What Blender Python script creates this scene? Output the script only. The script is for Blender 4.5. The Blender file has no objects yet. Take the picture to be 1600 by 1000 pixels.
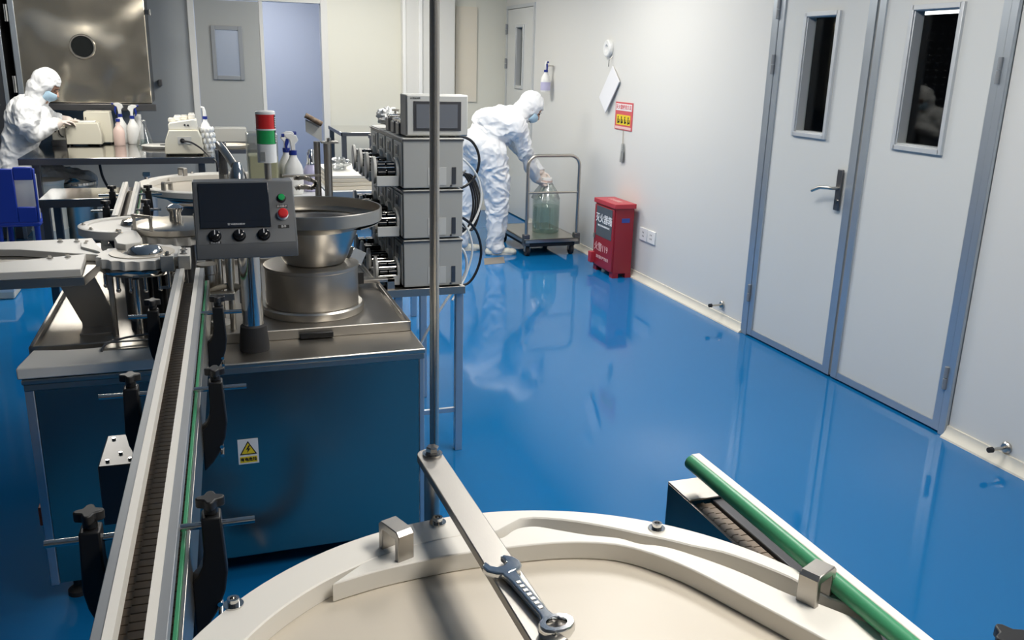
import bpy, bmesh, math, random
from mathutils import Vector, Matrix, Euler, noise
random.seed(7)
PI = math.pi
SC = bpy.context.scene
COL = SC.collection

# ---------------------------------------------------------------- camera (eye 1.65 m above the floor, X across, Y into the room)
CAM_R = Matrix(((0.9460769206286135, 0.06769582657870432, -0.31678973360528295),
                (-0.3229514873553147, 0.27352013724990937, -0.9060292883421489),
                (0.02531396983624222, 0.9594811147607945, 0.28063355706064996)))
EYE = Vector((0, 0, 1.65))
FPX = 1374.678
def ray(px, py): return CAM_R @ Vector((px - 800, 500 - py, -FPX))
def PZ(px, py, z):
    r = ray(px, py); return EYE + r * ((z - EYE.z) / r.z)
def PY(px, py, y):
    r = ray(px, py); return EYE + r * (y / r.y)
def PX(px, py, x):
    r = ray(px, py); return EYE + r * (x / r.x)
cd = bpy.data.cameras.new('camera'); cam = bpy.data.objects.new('camera', cd); COL.objects.link(cam)
cd.sensor_width = 36; cd.lens = FPX / 1600 * 36; cd.clip_start = 0.05; cd.clip_end = 60
cam.matrix_world = Matrix.Translation(EYE) @ CAM_R.to_4x4()
SC.camera = cam

# ---------------------------------------------------------------- materials
MT = {}
def mat(name, col, rough=0.5, metal=0.0, spec=0.5, coat=0.0, noise_scale=0, noise_rough=0.0, bump=0.0, bump_scale=40, bdet=5, stretch=None,
        emit=None, emit_str=0, trans=0.0, ior=1.45, alpha=1.0, col2=None, col_scale=5, bdist=0.02):
    m = bpy.data.materials.new(name); m.use_nodes = True
    nt = m.node_tree; b = nt.nodes['Principled BSDF']
    b.inputs['Base Color'].default_value = (*col, 1)
    b.inputs['Roughness'].default_value = rough
    b.inputs['Metallic'].default_value = metal
    b.inputs['Specular IOR Level'].default_value = spec
    b.inputs['Coat Weight'].default_value = coat
    b.inputs['Coat Roughness'].default_value = 0.04
    b.inputs['Transmission Weight'].default_value = trans
    b.inputs['IOR'].default_value = ior
    b.inputs['Alpha'].default_value = alpha
    if emit:
        b.inputs['Emission Color'].default_value = (*emit, 1); b.inputs['Emission Strength'].default_value = emit_str
    if noise_rough or bump or col2:
        tc = nt.nodes.new('ShaderNodeTexCoord'); mp = nt.nodes.new('ShaderNodeMapping')
        nt.links.new(tc.outputs['Object'], mp.inputs['Vector'])
        if stretch: mp.inputs['Scale'].default_value = stretch
        if noise_rough:
            n = nt.nodes.new('ShaderNodeTexNoise'); n.inputs['Scale'].default_value = noise_scale or 6; n.inputs['Detail'].default_value = 4
            nt.links.new(mp.outputs[0], n.inputs['Vector'])
            r = nt.nodes.new('ShaderNodeMapRange'); r.inputs['To Min'].default_value = max(0.01, rough - noise_rough); r.inputs['To Max'].default_value = rough + noise_rough
            nt.links.new(n.outputs[0], r.inputs['Value']); nt.links.new(r.outputs[0], b.inputs['Roughness'])
        if bump:
            n = nt.nodes.new('ShaderNodeTexNoise'); n.inputs['Scale'].default_value = bump_scale; n.inputs['Detail'].default_value = bdet
            nt.links.new(mp.outputs[0], n.inputs['Vector'])
            u = nt.nodes.new('ShaderNodeBump'); u.inputs['Strength'].default_value = bump; u.inputs['Distance'].default_value = bdist
            nt.links.new(n.outputs[0], u.inputs['Height']); nt.links.new(u.outputs[0], b.inputs['Normal'])
        if col2:
            n = nt.nodes.new('ShaderNodeTexNoise'); n.inputs['Scale'].default_value = col_scale; n.inputs['Detail'].default_value = 5
            nt.links.new(mp.outputs[0], n.inputs['Vector'])
            cr = nt.nodes.new('ShaderNodeValToRGB'); cr.color_ramp.elements[0].position = .35; cr.color_ramp.elements[1].position = .65
            cr.color_ramp.elements[0].color = (*col, 1); cr.color_ramp.elements[1].color = (*col2, 1)
            nt.links.new(n.outputs[0], cr.inputs[0]); nt.links.new(cr.outputs[0], b.inputs['Base Color'])
    MT[name] = m
    return m
def glassmat(name, col=(1, 1, 1), refl=0.1, rough=0.02, maxr=0.6):
    m = bpy.data.materials.new(name); m.use_nodes = True; nt = m.node_tree
    for n in list(nt.nodes): nt.nodes.remove(n)
    o = nt.nodes.new('ShaderNodeOutputMaterial'); mx = nt.nodes.new('ShaderNodeMixShader')
    t = nt.nodes.new('ShaderNodeBsdfTransparent'); g = nt.nodes.new('ShaderNodeBsdfGlossy'); f = nt.nodes.new('ShaderNodeLayerWeight')
    t.inputs[0].default_value = (*col, 1); g.inputs['Roughness'].default_value = rough
    f.inputs['Blend'].default_value = 0.25
    r = nt.nodes.new('ShaderNodeMapRange'); r.inputs['To Min'].default_value = refl; r.inputs['To Max'].default_value = maxr
    nt.links.new(f.outputs['Facing'], r.inputs['Value']); nt.links.new(r.outputs[0], mx.inputs[0])
    nt.links.new(t.outputs[0], mx.inputs[1]); nt.links.new(g.outputs[0], mx.inputs[2]); nt.links.new(mx.outputs[0], o.inputs[0])
    MT[name] = m; return m

# ---------------------------------------------------------------- mesh builder: collects shapes for ONE mesh
class MB:
    def __init__(s): s.bm = bmesh.new(); s.mi = 0
    def _take(s, vs):
        for f in {f for v in vs for f in v.link_faces}: f.material_index = s.mi
        return s
    def box(s, x0, x1, y0, y1, z0, z1, M=None):
        r = bmesh.ops.create_cube(s.bm, size=1)
        T = Matrix.Translation(((x0+x1)/2, (y0+y1)/2, (z0+z1)/2)) @ Matrix.Diagonal((abs(x1-x0), abs(y1-y0), abs(z1-z0), 1))
        bmesh.ops.transform(s.bm, matrix=(M @ T if M else T), verts=r['verts']); return s._take(r['verts'])
    def cyl(s, p0, p1, r0, r1=None, n=20, caps=True):
        p0 = Vector(p0); p1 = Vector(p1); d = p1 - p0
        r = bmesh.ops.create_cone(s.bm, cap_ends=caps, segments=n, radius1=r0, radius2=r0 if r1 is None else r1, depth=d.length)
        T = Matrix.Translation((p0 + p1) / 2) @ d.to_track_quat('Z', 'Y').to_matrix().to_4x4()
        bmesh.ops.transform(s.bm, matrix=T, verts=r['verts']); return s._take(r['verts'])
    def ball(s, c, r, n=16, M=None):
        q = bmesh.ops.create_uvsphere(s.bm, u_segments=n, v_segments=max(8, n*2//3), radius=1)
        if not hasattr(r, '__len__'): r = (r, r, r)
        T = Matrix.Translation(c) @ (M.to_4x4() if M else Matrix()) @ Matrix.Diagonal((*r, 1))
        bmesh.ops.transform(s.bm, matrix=T, verts=q['verts']); return s._take(q['verts'])
    def cap(s, p0, p1, r0, r1, n=14):           # tapered capsule
        s.cyl(p0, p1, r0, r1, n); s.ball(p0, r0, n); s.ball(p1, r1, n); return s
    def chain(s, pts, n=14):                    # [(x,y,z,r), ...]
        for a, b in zip(pts, pts[1:]): s.cap(a[:3], b[:3], a[3], b[3], n)
        return s
    def tube(s, pts, r, n=10, closed=False, caps=True):
        pts = [Vector(p) for p in pts]; L = len(pts); rings = []
        up = None
        for i, p in enumerate(pts):
            a = pts[(i-1) % L] if (closed or i) else p
            b = pts[(i+1) % L] if (closed or i < L-1) else p
            t = (b - a).normalized()
            if up is None:
                up = Vector((0, 0, 1)) if abs(t.z) < .9 else Vector((1, 0, 0))
            u = (up - t * up.dot(t)).normalized(); v = t.cross(u); up = u
            rr = r[i] if hasattr(r, '__len__') else r
            rings.append([s.bm.verts.new(p + (u*math.cos(2*PI*k/n) + v*math.sin(2*PI*k/n)) * rr) for k in range(n)])
        for i in range(L if closed else L-1):
            A, B = rings[i], rings[(i+1) % L]
            for k in range(n):
                f = s.bm.faces.new((A[k], A[(k+1) % n], B[(k+1) % n], B[k])); f.material_index = s.mi
        if caps and not closed:
            s.bm.faces.new(rings[0][::-1]).material_index = s.mi; s.bm.faces.new(rings[-1]).material_index = s.mi
        return s
    def lathe(s, prof, c=(0, 0, 0), n=40, M=None, a0=0, closed=False):   # prof [(r,z)...] revolved about z
        T = Matrix.Translation(c) @ (M.to_4x4() if M else Matrix())
        rings = []
        for (r, z) in prof:
            if r < 1e-6: rings.append([s.bm.verts.new(T @ Vector((0, 0, z)))])
            else: rings.append([s.bm.verts.new(T @ Vector((r*math.cos(a0+2*PI*k/n), r*math.sin(a0+2*PI*k/n), z))) for k in range(n)])
        prs = list(zip(rings, rings[1:])) + ([(rings[-1], rings[0])] if closed else [])
        for A, B in prs:
            for k in range(n):
                k2 = (k+1) % n
                if len(A) == 1 and len(B) == 1: continue
                if len(A) == 1: q = (A[0], B[k2], B[k])
                elif len(B) == 1: q = (A[k], A[k2], B[0])
                else: q = (A[k], A[k2], B[k2], B[k])
                s.bm.faces.new(q).material_index = s.mi
        return s
    def prism(s, poly, z0, z1, M=None):         # 2-d outline extruded from z0 to z1
        M = M or Matrix()
        area = sum(a[0]*b[1]-b[0]*a[1] for a, b in zip(poly, poly[1:]+poly[:1]))
        if area < 0: poly = poly[::-1]
        A = [s.bm.verts.new(M @ Vector((p[0], p[1], z0))) for p in poly]
        B = [s.bm.verts.new(M @ Vector((p[0], p[1], z1))) for p in poly]
        n = len(poly)
        s.bm.faces.new(A[::-1]).material_index = s.mi; s.bm.faces.new(B).material_index = s.mi
        for k in range(n): s.bm.faces.new((A[k], A[(k+1) % n], B[(k+1) % n], B[k])).material_index = s.mi
        return s
    def sheet(s, grid, th=0.0):                 # grid of points -> quad sheet
        V = [[s.bm.verts.new(p) for p in row] for row in grid]
        for a, b in zip(V, V[1:]):
            for k in range(len(a)-1): s.bm.faces.new((a[k], a[k+1], b[k+1], b[k])).material_index = s.mi
        return s
    def build(s, name, m, parent=None, bevel=0, smooth=True, local=False, ang=40, keep=False):
        bm = s.bm
        bmesh.ops.recalc_face_normals(bm, faces=bm.faces)
        me = bpy.data.meshes.new(name)
        if local: c = Vector((0, 0, 0))
        else:
            lo = Vector((min(v.co[i] for v in bm.verts) for i in range(3))); hi = Vector((max(v.co[i] for v in bm.verts) for i in range(3)))
            c = (lo + hi) / 2
            if parent is None: c.z = lo.z
            bmesh.ops.translate(bm, verts=bm.verts, vec=-c)
        bm.to_mesh(me)
        if not keep: bm.free()
        for mm in (m if isinstance(m, (list, tuple)) else [m]): me.materials.append(MT[mm])
        if smooth:
            me.shade_smooth(); me.set_sharp_from_angle(angle=math.radians(ang))
        o = bpy.data.objects.new(name, me); COL.objects.link(o)
        W[o] = c
        if parent is not None:
            o.parent = parent
            if not local: o.location = c - W[parent]
        else: o.location = c
        if bevel:
            b = o.modifiers.new('edge', 'BEVEL'); b.width = bevel; b.segments = 2; b.limit_method = 'ANGLE'; b.angle_limit = math.radians(50)
        return o
W = {}
def thing(name, label, cat, loc, group=None, rot=None):
    o = bpy.data.objects.new(name, None); COL.objects.link(o); o.location = loc; o.empty_display_size = .05
    W[o] = Vector(loc)
    if rot: o.rotation_euler = rot
    return tag(o, label, cat, group)
def tag(o, label, cat, group=None):
    o['label'] = label; o['category'] = cat
    if group: o['group'] = group
    return o
def struct(o): o['kind'] = 'structure'; return o
def copy_tree(o, parent=None):
    c = o.copy(); COL.objects.link(c)
    if parent: c.parent = parent
    for ch in [x for x in bpy.data.objects if x.parent == o and x != c]: copy_tree(ch, c)
    return c
def text(name, body, size, M, m, parent, depth=0.0006, local=False, bold=0.0, align='CENTER'):
    cu = bpy.data.curves.new(name, 'FONT'); cu.body = body; cu.size = size; cu.align_x = align; cu.align_y = 'CENTER'; cu.extrude = depth; cu.offset = bold
    cu.resolution_u = 3
    o = bpy.data.objects.new(name, cu); COL.objects.link(o)
    bpy.context.view_layer.update()
    me = bpy.data.meshes.new_from_object(o.evaluated_get(bpy.context.evaluated_depsgraph_get()))
    bpy.data.objects.remove(o); bpy.data.curves.remove(cu)
    me.transform(M)
    me.materials.clear(); me.materials.append(MT[m])
    o = bpy.data.objects.new(name, me); COL.objects.link(o)
    if len(me.vertices) and not local:
        c = sum((v.co for v in me.vertices), Vector()) / len(me.vertices)
        me.transform(Matrix.Translation(-c)); W[o] = c
        o.parent = parent; o.location = c - W[parent]
    else:
        o.parent = parent
    return o
def frame_negx(p):   # lettering plane that faces -X (right wall)
    return Matrix.Translation(p) @ Matrix(((0, 0, -1, 0), (-1, 0, 0, 0), (0, 1, 0, 0), (0, 0, 0, 1)))
def frame_negy(p):   # lettering plane that faces -Y (towards the viewer)
    return Matrix.Translation(p) @ Matrix(((1, 0, 0, 0), (0, 0, -1, 0), (0, 1, 0, 0), (0, 0, 0, 1)))
def arc(cx, cy, r, a0, a1, n):
    return [(cx + r*math.cos(a0 + (a1-a0)*i/n), cy + r*math.sin(a0 + (a1-a0)*i/n)) for i in range(n+1)]
def smoothpath(pts, n=8, closed=False):          # Catmull-Rom
    P = [Vector(p) for p in pts]; out = []; L = len(P)
    for i in range(L if closed else L-1):
        a, b, c, d = (P[(i-1) % L] if closed or i else P[0]), P[i], P[(i+1) % L], (P[(i+2) % L] if closed or i < L-2 else P[-1])
        for k in range(n):
            t = k/n
            out.append(.5*((2*b) + (c-a)*t + (2*a-5*b+4*c-d)*t*t + (3*b-a-3*c+d)*t**3))
    if not closed: out.append(P[-1])
    return out

mat('floor_blue', (0.005, 0.145, 0.385), rough=0.06, spec=0.34, coat=0.0, noise_scale=2.2, noise_rough=0.03, bump=0.10, bump_scale=1.3, bdist=0.01)
mat('wall_panel', (0.69, 0.685, 0.655), rough=0.28, spec=0.4, bump=0.03, bump_scale=1.5)
mat('wall_warm', (0.70, 0.69, 0.61), rough=0.35, spec=0.4)
mat('wall_grey', (0.36, 0.38, 0.39), rough=0.35, spec=0.4)
mat('wall_dark', (0.16, 0.165, 0.17), rough=0.5)
mat('wall_violet', (0.55, 0.58, 0.66), rough=0.4, spec=0.3)
mat('ceiling_white', (0.75, 0.76, 0.76), rough=0.6)
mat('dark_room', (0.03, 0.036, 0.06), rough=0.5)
mat('door_panel', (0.66, 0.665, 0.64), rough=0.25, spec=0.45)
mat('door_grey', (0.36, 0.37, 0.36), rough=0.4)
mat('aluminium', (0.50, 0.55, 0.60), rough=0.32, metal=0.75, noise_scale=8, noise_rough=0.05)
mat('alu_light', (0.60, 0.62, 0.63), rough=0.35, metal=0.3)
mat('post_steel', (0.70, 0.66, 0.60), rough=0.27, metal=1)
mat('alu_rail', (0.28, 0.295, 0.31), rough=0.42, metal=0.35)
mat('cove_cream', (0.72, 0.68, 0.58), rough=0.5)
mat('steel', (0.53, 0.50, 0.45), rough=0.30, metal=1, noise_scale=5, noise_rough=0.05)
mat('steel_brushed', (0.43, 0.405, 0.37), rough=0.38, metal=1, noise_scale=60, noise_rough=0.08, stretch=(14, 1, 14), bump=0.04, bump_scale=120)
mat('steel_polish', (0.66, 0.64, 0.61), rough=0.10, metal=1)
mat('steel_mirror', (0.42, 0.36, 0.31), rough=0.20, metal=1, noise_scale=3, noise_rough=0.03)
mat('steel_wavy', (0.80, 0.72, 0.58), rough=0.17, metal=.92, bump=0.9, bump_scale=1.7, bdet=1.2, bdist=0.10, noise_scale=5, noise_rough=0.04)
mat('steel_dark', (0.16, 0.16, 0.165), rough=0.35, metal=0.9)
mat('chrome', (0.78, 0.78, 0.78), rough=0.07, metal=1)
mat('pom_white', (0.77, 0.74, 0.68), rough=0.42, spec=0.4)
mat('pom_cream', (0.60, 0.54, 0.45), rough=0.38, spec=0.45, noise_scale=10, noise_rough=0.06)
mat('black_plastic', (0.012, 0.012, 0.013), rough=0.42)
mat('black_gloss', (0.01, 0.01, 0.011), rough=0.12)
mat('rubber', (0.02, 0.02, 0.022), rough=0.7)
mat('screen_dark', (0.012, 0.014, 0.02), rough=0.08, coat=0.5)
mat('screen_grey', (0.16, 0.17, 0.19), rough=0.12)
mat('screen_bezel', (0.06, 0.06, 0.065), rough=0.3)
mat('console_grey', (0.14, 0.145, 0.15), rough=0.42, metal=0.3)
mat('pump_grey', (0.42, 0.42, 0.395), rough=0.42)
mat('pump_face', (0.56, 0.56, 0.53), rough=0.42)
mat('pump_head', (0.66, 0.65, 0.61), rough=0.35)
mat('beige', (0.68, 0.65, 0.54), rough=0.5)
mat('beige_light', (0.78, 0.75, 0.66), rough=0.5)
mat('belt_brown', (0.19, 0.145, 0.105), rough=0.55)
mat('belt_gap', (0.012, 0.010, 0.008), rough=0.8)
mat('green_rail', (0.05, 0.27, 0.13), rough=0.35)
mat('red_lens', (0.62, 0.025, 0.025), rough=0.18, coat=0.4)
mat('green_lens', (0.02, 0.36, 0.10), rough=0.18, coat=0.4)
mat('red_box', (0.30, 0.014, 0.026), rough=0.32, spec=0.5)
mat('red_paint', (0.46, 0.035, 0.05), rough=0.35)
mat('white_plastic', (0.80, 0.80, 0.78), rough=0.4)
mat('white_gloss', (0.82, 0.82, 0.80), rough=0.2)
mat('paper_white', (0.78, 0.78, 0.80), rough=0.6)
mat('blue_plastic', (0.015, 0.04, 0.30), rough=0.35)
mat('blue_trigger', (0.012, 0.03, 0.24), rough=0.3)
mat('yellow_label', (0.80, 0.60, 0.02), rough=0.5)
mat('sign_red', (0.62, 0.10, 0.11), rough=0.5)
mat('sign_pink', (0.80, 0.52, 0.50), rough=0.5)
mat('ink_black', (0.012, 0.012, 0.012), rough=0.6)
mat('ink_white', (0.8, 0.8, 0.8), rough=0.5)
mat('ink_grey', (0.45, 0.45, 0.44), rough=0.5)
mat('window_slate', (0.085, 0.10, 0.115), rough=0.2)
mat('porthole_dark', (0.02, 0.022, 0.022), rough=0.12, spec=0.3)
mat('coverall', (0.82, 0.83, 0.84), rough=0.65, spec=0.3, bump=0.35, bump_scale=28, bdist=0.01)
mat('skin', (0.55, 0.32, 0.23), rough=0.5)
mat('glove', (0.78, 0.68, 0.62), rough=0.45)
mat('mask_blue', (0.42, 0.60, 0.74), rough=0.7)
mat('shoe_cream', (0.72, 0.70, 0.60), rough=0.5)
mat('eye_dark', (0.03, 0.02, 0.02), rough=0.3)
mat('cable_black', (0.012, 0.012, 0.014), rough=0.4)
mat('cable_white', (0.72, 0.72, 0.70), rough=0.4)
mat('wood_worn', (0.15, 0.09, 0.05), rough=0.6, col2=(0.35, 0.26, 0.18), col_scale=60)
mat('tape_brown', (0.22, 0.19, 0.15), rough=0.35)
mat('stack_cream', (0.72, 0.66, 0.55), rough=0.6)
mat('pipe_tan', (0.42, 0.36, 0.27), rough=0.6)
mat('purple_liquid', (0.52, 0.50, 0.70), rough=0.3)
mat('pink_bottle', (0.74, 0.56, 0.50), rough=0.35)
mat('yellow_liquid', (0.84, 0.81, 0.50), rough=0.25)
mat('orange', (0.5, 0.08, 0.02), rough=0.5)
mat('lamp_white', (0.9, 0.9, 0.9), rough=0.5, emit=(1.0, 0.97, 0.92), emit_str=9)
mat('lamp_reflection', (0.9, 0.9, 0.9), rough=0.5, emit=(0.95, 0.97, 1.0), emit_str=4)
mat('blue_label', (0.03, 0.07, 0.32), rough=0.5)
glassmat('glass', (0.95, 0.97, 0.96), 0.008, maxr=.12)
glassmat('glass_tint', (0.80, 0.87, 0.84), 0.06)
glassmat('pvc_film', (0.93, 0.94, 0.95), 0.10, 0.12)
glassmat('milky', (0.80, 0.82, 0.82), 0.25, 0.25)
# ================================================================= the room
XR, XL, YB, YF, ZC = 3.24, -2.6, 9.72, -1.3, 2.75
m = MB(); m.box(XL-.1, XR+2.6, YF-.1, 14.2, -.12, 0); struct(m.build('floor', 'floor_blue', smooth=False))
m = MB(); m.box(XL-.1, XR+2.6, YF-.1, 14.2, ZC, ZC+.1); struct(m.build('ceiling', 'ceiling_white', smooth=False))
# right wall with the opening of the double door and of the far door
m = MB()
T = .1
for (a, b, z0, z1) in ((YF, 2.967, 0, ZC), (2.967, 4.678, 2.14, ZC), (4.678, 8.788, 0, ZC), (8.788, 9.680, 2.24, ZC), (9.680, YB, 0, ZC)):
    m.box(XR, XR+T, a, b, z0, z1)
struct(m.build('wall_right', 'wall_panel', smooth=False))
m = MB()
m.box(XL, -.06, YB, YB+.1, 0, ZC).box(-.06, 1.27, YB, YB+.1, 2.24, ZC)
struct(m.build('wall_back', 'wall_grey', smooth=False))
m = MB(); m.box(1.27, XR, YB, YB+.1, 0, ZC); struct(m.build('wall_back_side', 'wall_warm', smooth=False))
m = MB(); m.box(XL-.1, XL, YF, YB, 0, ZC); struct(m.build('wall_left', 'wall_dark', smooth=False))
m = MB(); m.box(XL-.1, XR+.1, YF-.1, YF, 0, ZC); struct(m.build('wall_front', 'wall_dark', smooth=False))
# corridor behind the back doorway
m = MB(); m.box(-1.5, 3.4, 12.6, 12.7, 0, ZC).box(-1.6, -1.5, YB+.1, 12.6, 0, ZC).box(3.3, 3.4, YB+.1, 12.6, 0, ZC)
struct(m.build('wall_corridor', 'wall_violet', smooth=False))
# dim room behind the right wall
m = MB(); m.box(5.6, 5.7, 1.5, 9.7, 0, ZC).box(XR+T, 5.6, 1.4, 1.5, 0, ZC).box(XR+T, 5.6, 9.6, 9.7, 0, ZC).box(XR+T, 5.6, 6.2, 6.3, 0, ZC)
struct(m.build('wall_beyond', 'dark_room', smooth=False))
t = thing('reflected_tube', 'tube lamp added behind the nearest door window to stand for a reflection', 'lamp', (4.6, 4.86, 2.02))  # added glowing tube, imitates a lamp reflection in the door window
MB().box(4.55, 4.65, 4.55, 5.15, 2.075, 2.13).build('housing', 'white_plastic', t)
MB().cyl((4.6, 4.60, 2.05), (4.6, 5.10, 2.05), .025).build('tube', 'lamp_reflection', t)
MB().cyl((4.6, 4.86, 2.13), (4.6, 4.86, ZC), .008).build('hanger', 'white_plastic', t)
# cove baseboard along the right wall
def cove(name, a, b):
    prof = [(0, 0), (-.042, 0), (-.039, .008), (-.024, .018), (-.013, .034), (-.010, .05), (-.010, .056), (0, .056)]
    MM = Matrix(((1, 0, 0, XR), (0, 0, 1, 0), (0, 1, 0, 0), (0, 0, 0, 1)))
    q = MB().prism(prof, a, b, MM); return struct(q.build(name, 'cove_cream', ang=25))
cove('baseboard_right', 4.688, 8.778)
cove('baseboard_right_near', YF, 2.969)
# ---- double door in the right wall
def leaf(name, y0, y1, wy0, wy1, wz0, wz1, z1, m_='door_panel', x=XR, fr=.016):
    d = struct(MB().box(x-.006, x+.045, y0, wy0, .012, z1).box(x-.006, x+.045, wy1, y1, .012, z1).box(x-.006, x+.045, wy0, wy1, .012, wz0)
        .box(x-.006, x+.045, wy0, wy1, wz1, z1).build(name, m_, smooth=False))
    f = fr
    q = MB()
    for (a, b, c, e) in ((wy0-f, wy0+.008, wz0-f, wz1+f), (wy1-.008, wy1+f, wz0-f, wz1+f), (wy0, wy1, wz0-f, wz0+.008), (wy0, wy1, wz1-.008, wz1+f)):
        q.box(x-.022, x-.004, a, b, c, e)
    for (a, b, c, e) in ((wy0, wy0+.012, wz0, wz1), (wy1-.012, wy1, wz0, wz1), (wy0, wy1, wz0, wz0+.016), (wy0, wy1, wz1-.012, wz1)):
        q.box(x-.012, x+.046, a, b, c, e)
    w = q.build('window_frame', 'alu_light', d, bevel=.002)
    MB().box(x+.034, x+.040, wy0+.01, wy1-.01, wz0+.01, wz1-.01).build('window_pane', 'glass', d, smooth=False)
    return d
d1 = leaf('door_1', 3.822, 4.632, 4.110, 4.380, 1.303, 1.945, 2.10)
d2 = leaf('door_2', 3.012, 3.802, 3.276, 3.570, 1.303, 1.945, 2.10)
def hinge(d, y, z):
    MB().cyl((XR-.022, y, z-.055), (XR-.022, y, z-.002), .011).cyl((XR-.022, y, z+.002), (XR-.022, y, z+.055), .011).box(XR-.014, XR-.005, y-.02, y+.02, z-.05, z+.05).build('hinge', 'alu_rail', d, bevel=.001)
for z in (1.99, 1.68, .28): hinge(d1, 4.642, z)
for z in (1.67, .28): hinge(d2, 3.012, z)
for dd, a, b in ((d1, 3.822, 3.878), (d1, 4.587, 4.632), (d2, 3.756, 3.802), (d2, 3.012, 3.052)):
    MB().box(XR-.016, XR-.006, a, b, .012, 2.10).build('edge_strip', 'aluminium', dd, smooth=False)
for dd, a, b in ((d1, 3.878, 4.587), (d2, 3.052, 3.756)):
    MB().box(XR-.014, XR-.006, a, b, .012, .05).build('kick_strip', 'aluminium', dd, smooth=False)
MB().box(XR-.028, XR-.015, 3.903, 3.944, .925, 1.145).build('lock_plate', 'steel_dark', d1, bevel=.003)
MB().tube([(XR-.028, 3.923, 1.045), (XR-.07, 3.923, 1.045), (XR-.075, 3.949, 1.045), (XR-.075, 4.010, 1.04), (XR-.072, 4.080, 1.012)], .0095, 10).build('door_handle', 'steel', d1)
MB().cyl((XR-.034, 3.923, .975), (XR-.026, 3.923, .975), .012).build('key_cylinder', 'steel_polish', d1)
m = MB()
m.box(XR-.02, XR+.06, 4.635, 4.698, 0, 2.16).box(XR-.02, XR+.06, 2.970, 3.009, 0, 2.16).box(XR-.02, XR+.06, 3.009, 4.635, 2.105, 2.16)
struct(m.build('trim_1', 'aluminium', bevel=.003, smooth=False))
# ---- far door in the right wall
d3 = leaf('door_3', 8.829, 9.639, 9.112, 9.335, 1.40, 2.02, 2.2)
for z in (2.0, 1.64): hinge(d3, 9.649, z)
m = MB(); m.box(XR-.015, XR+.06, 8.788, 8.824, 0, 2.24).box(XR-.015, XR+.06, 9.644, 9.680, 0, 2.24).box(XR-.015, XR+.06, 8.824, 9.644, 2.205, 2.24)
struct(m.build('trim_2', 'alu_light', smooth=False))
# ---- back doorway: one leaf closed, one opening to the corridor
d = struct(MB().box(-.01, .16, YB-.03, YB+.02, .01, 2.17).box(.40, .60, YB-.03, YB+.02, .01, 2.17).box(.16, .40, YB-.03, YB+.02, .01, 1.44).box(.16, .40, YB-.03, YB+.02, 1.90, 2.17).build('door_4', 'door_grey', smooth=False))
q = MB()
for (a, b, c, e) in ((.13, .17, 1.41, 1.93), (.39, .43, 1.41, 1.93), (.17, .39, 1.41, 1.45), (.17, .39, 1.89, 1.93)): q.box(a, b, YB-.05, YB-.028, c, e)
q.build('window_frame', 'alu_rail', d, bevel=.003)
MB().box(.165, .395, YB-.012, YB-.006, 1.445, 1.895).build('window_pane', 'milky', d, smooth=False)
m = MB()
m.box(-.075, -.015, YB-.035, YB+.1, 0, 2.26).box(1.215, 1.285, YB-.035, YB+.1, 0, 2.26).box(-.015, 1.215, YB-.035, YB+.1, 2.18, 2.26).box(.602, .64, YB-.03, YB+.05, 0, 2.18)
struct(m.build('trim_3', 'wall_panel', bevel=.004, smooth=False))
# pilaster with bright corner strips and a cream panel painted in as a warm reflection
m = MB(); m.box(2.06, 2.62, YB-.12, YB, 0, ZC); struct(m.build('wall_pilaster', 'wall_panel', smooth=False))
m = MB(); m.box(2.05, 2.085, YB-.135, YB-.05, 0, ZC).box(2.22, 2.262, YB-.145, YB-.115, 0, ZC); struct(m.build('trim_4', 'white_gloss', bevel=.006, smooth=False))
m = MB(); m.box(2.66, 2.90, YB-.02, YB, 1.22, 2.22); struct(m.build('reflection_panel', 'stack_cream', smooth=False))
m = MB(); m.box(1.285, 2.06, YB-.012, YB, 0, .08).box(2.62, XR, YB-.012, YB, 0, .08); struct(m.build('baseboard_back', 'cove_cream', smooth=False))
# ---- ceiling lamps
LAMPS = []
def ceiling_lamp(x, y, w, l, power, label, col=(1, .965, .90)):
    t = thing('ceiling_light', label, 'light', (x, y, ZC-.06), 'ceiling lights')
    MB().box(x-w/2-.03, x+w/2+.03, y-l/2-.03, y+l/2+.03, ZC-.05, ZC-.001).build('housing', 'white_plastic', t)
    MB().box(x-w/2, x+w/2, y-l/2, y+l/2, ZC-.058, ZC-.052).build('diffuser', 'lamp_white', t)
    ld = bpy.data.lights.new('lamp', 'AREA'); ld.shape = 'RECTANGLE'; ld.size = w; ld.size_y = l; ld.energy = power; ld.color = col
    lo = bpy.data.objects.new('lamp', ld); COL.objects.link(lo); lo.location = (x, y, ZC-.066); lo.visible_camera = True
    return t

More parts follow.
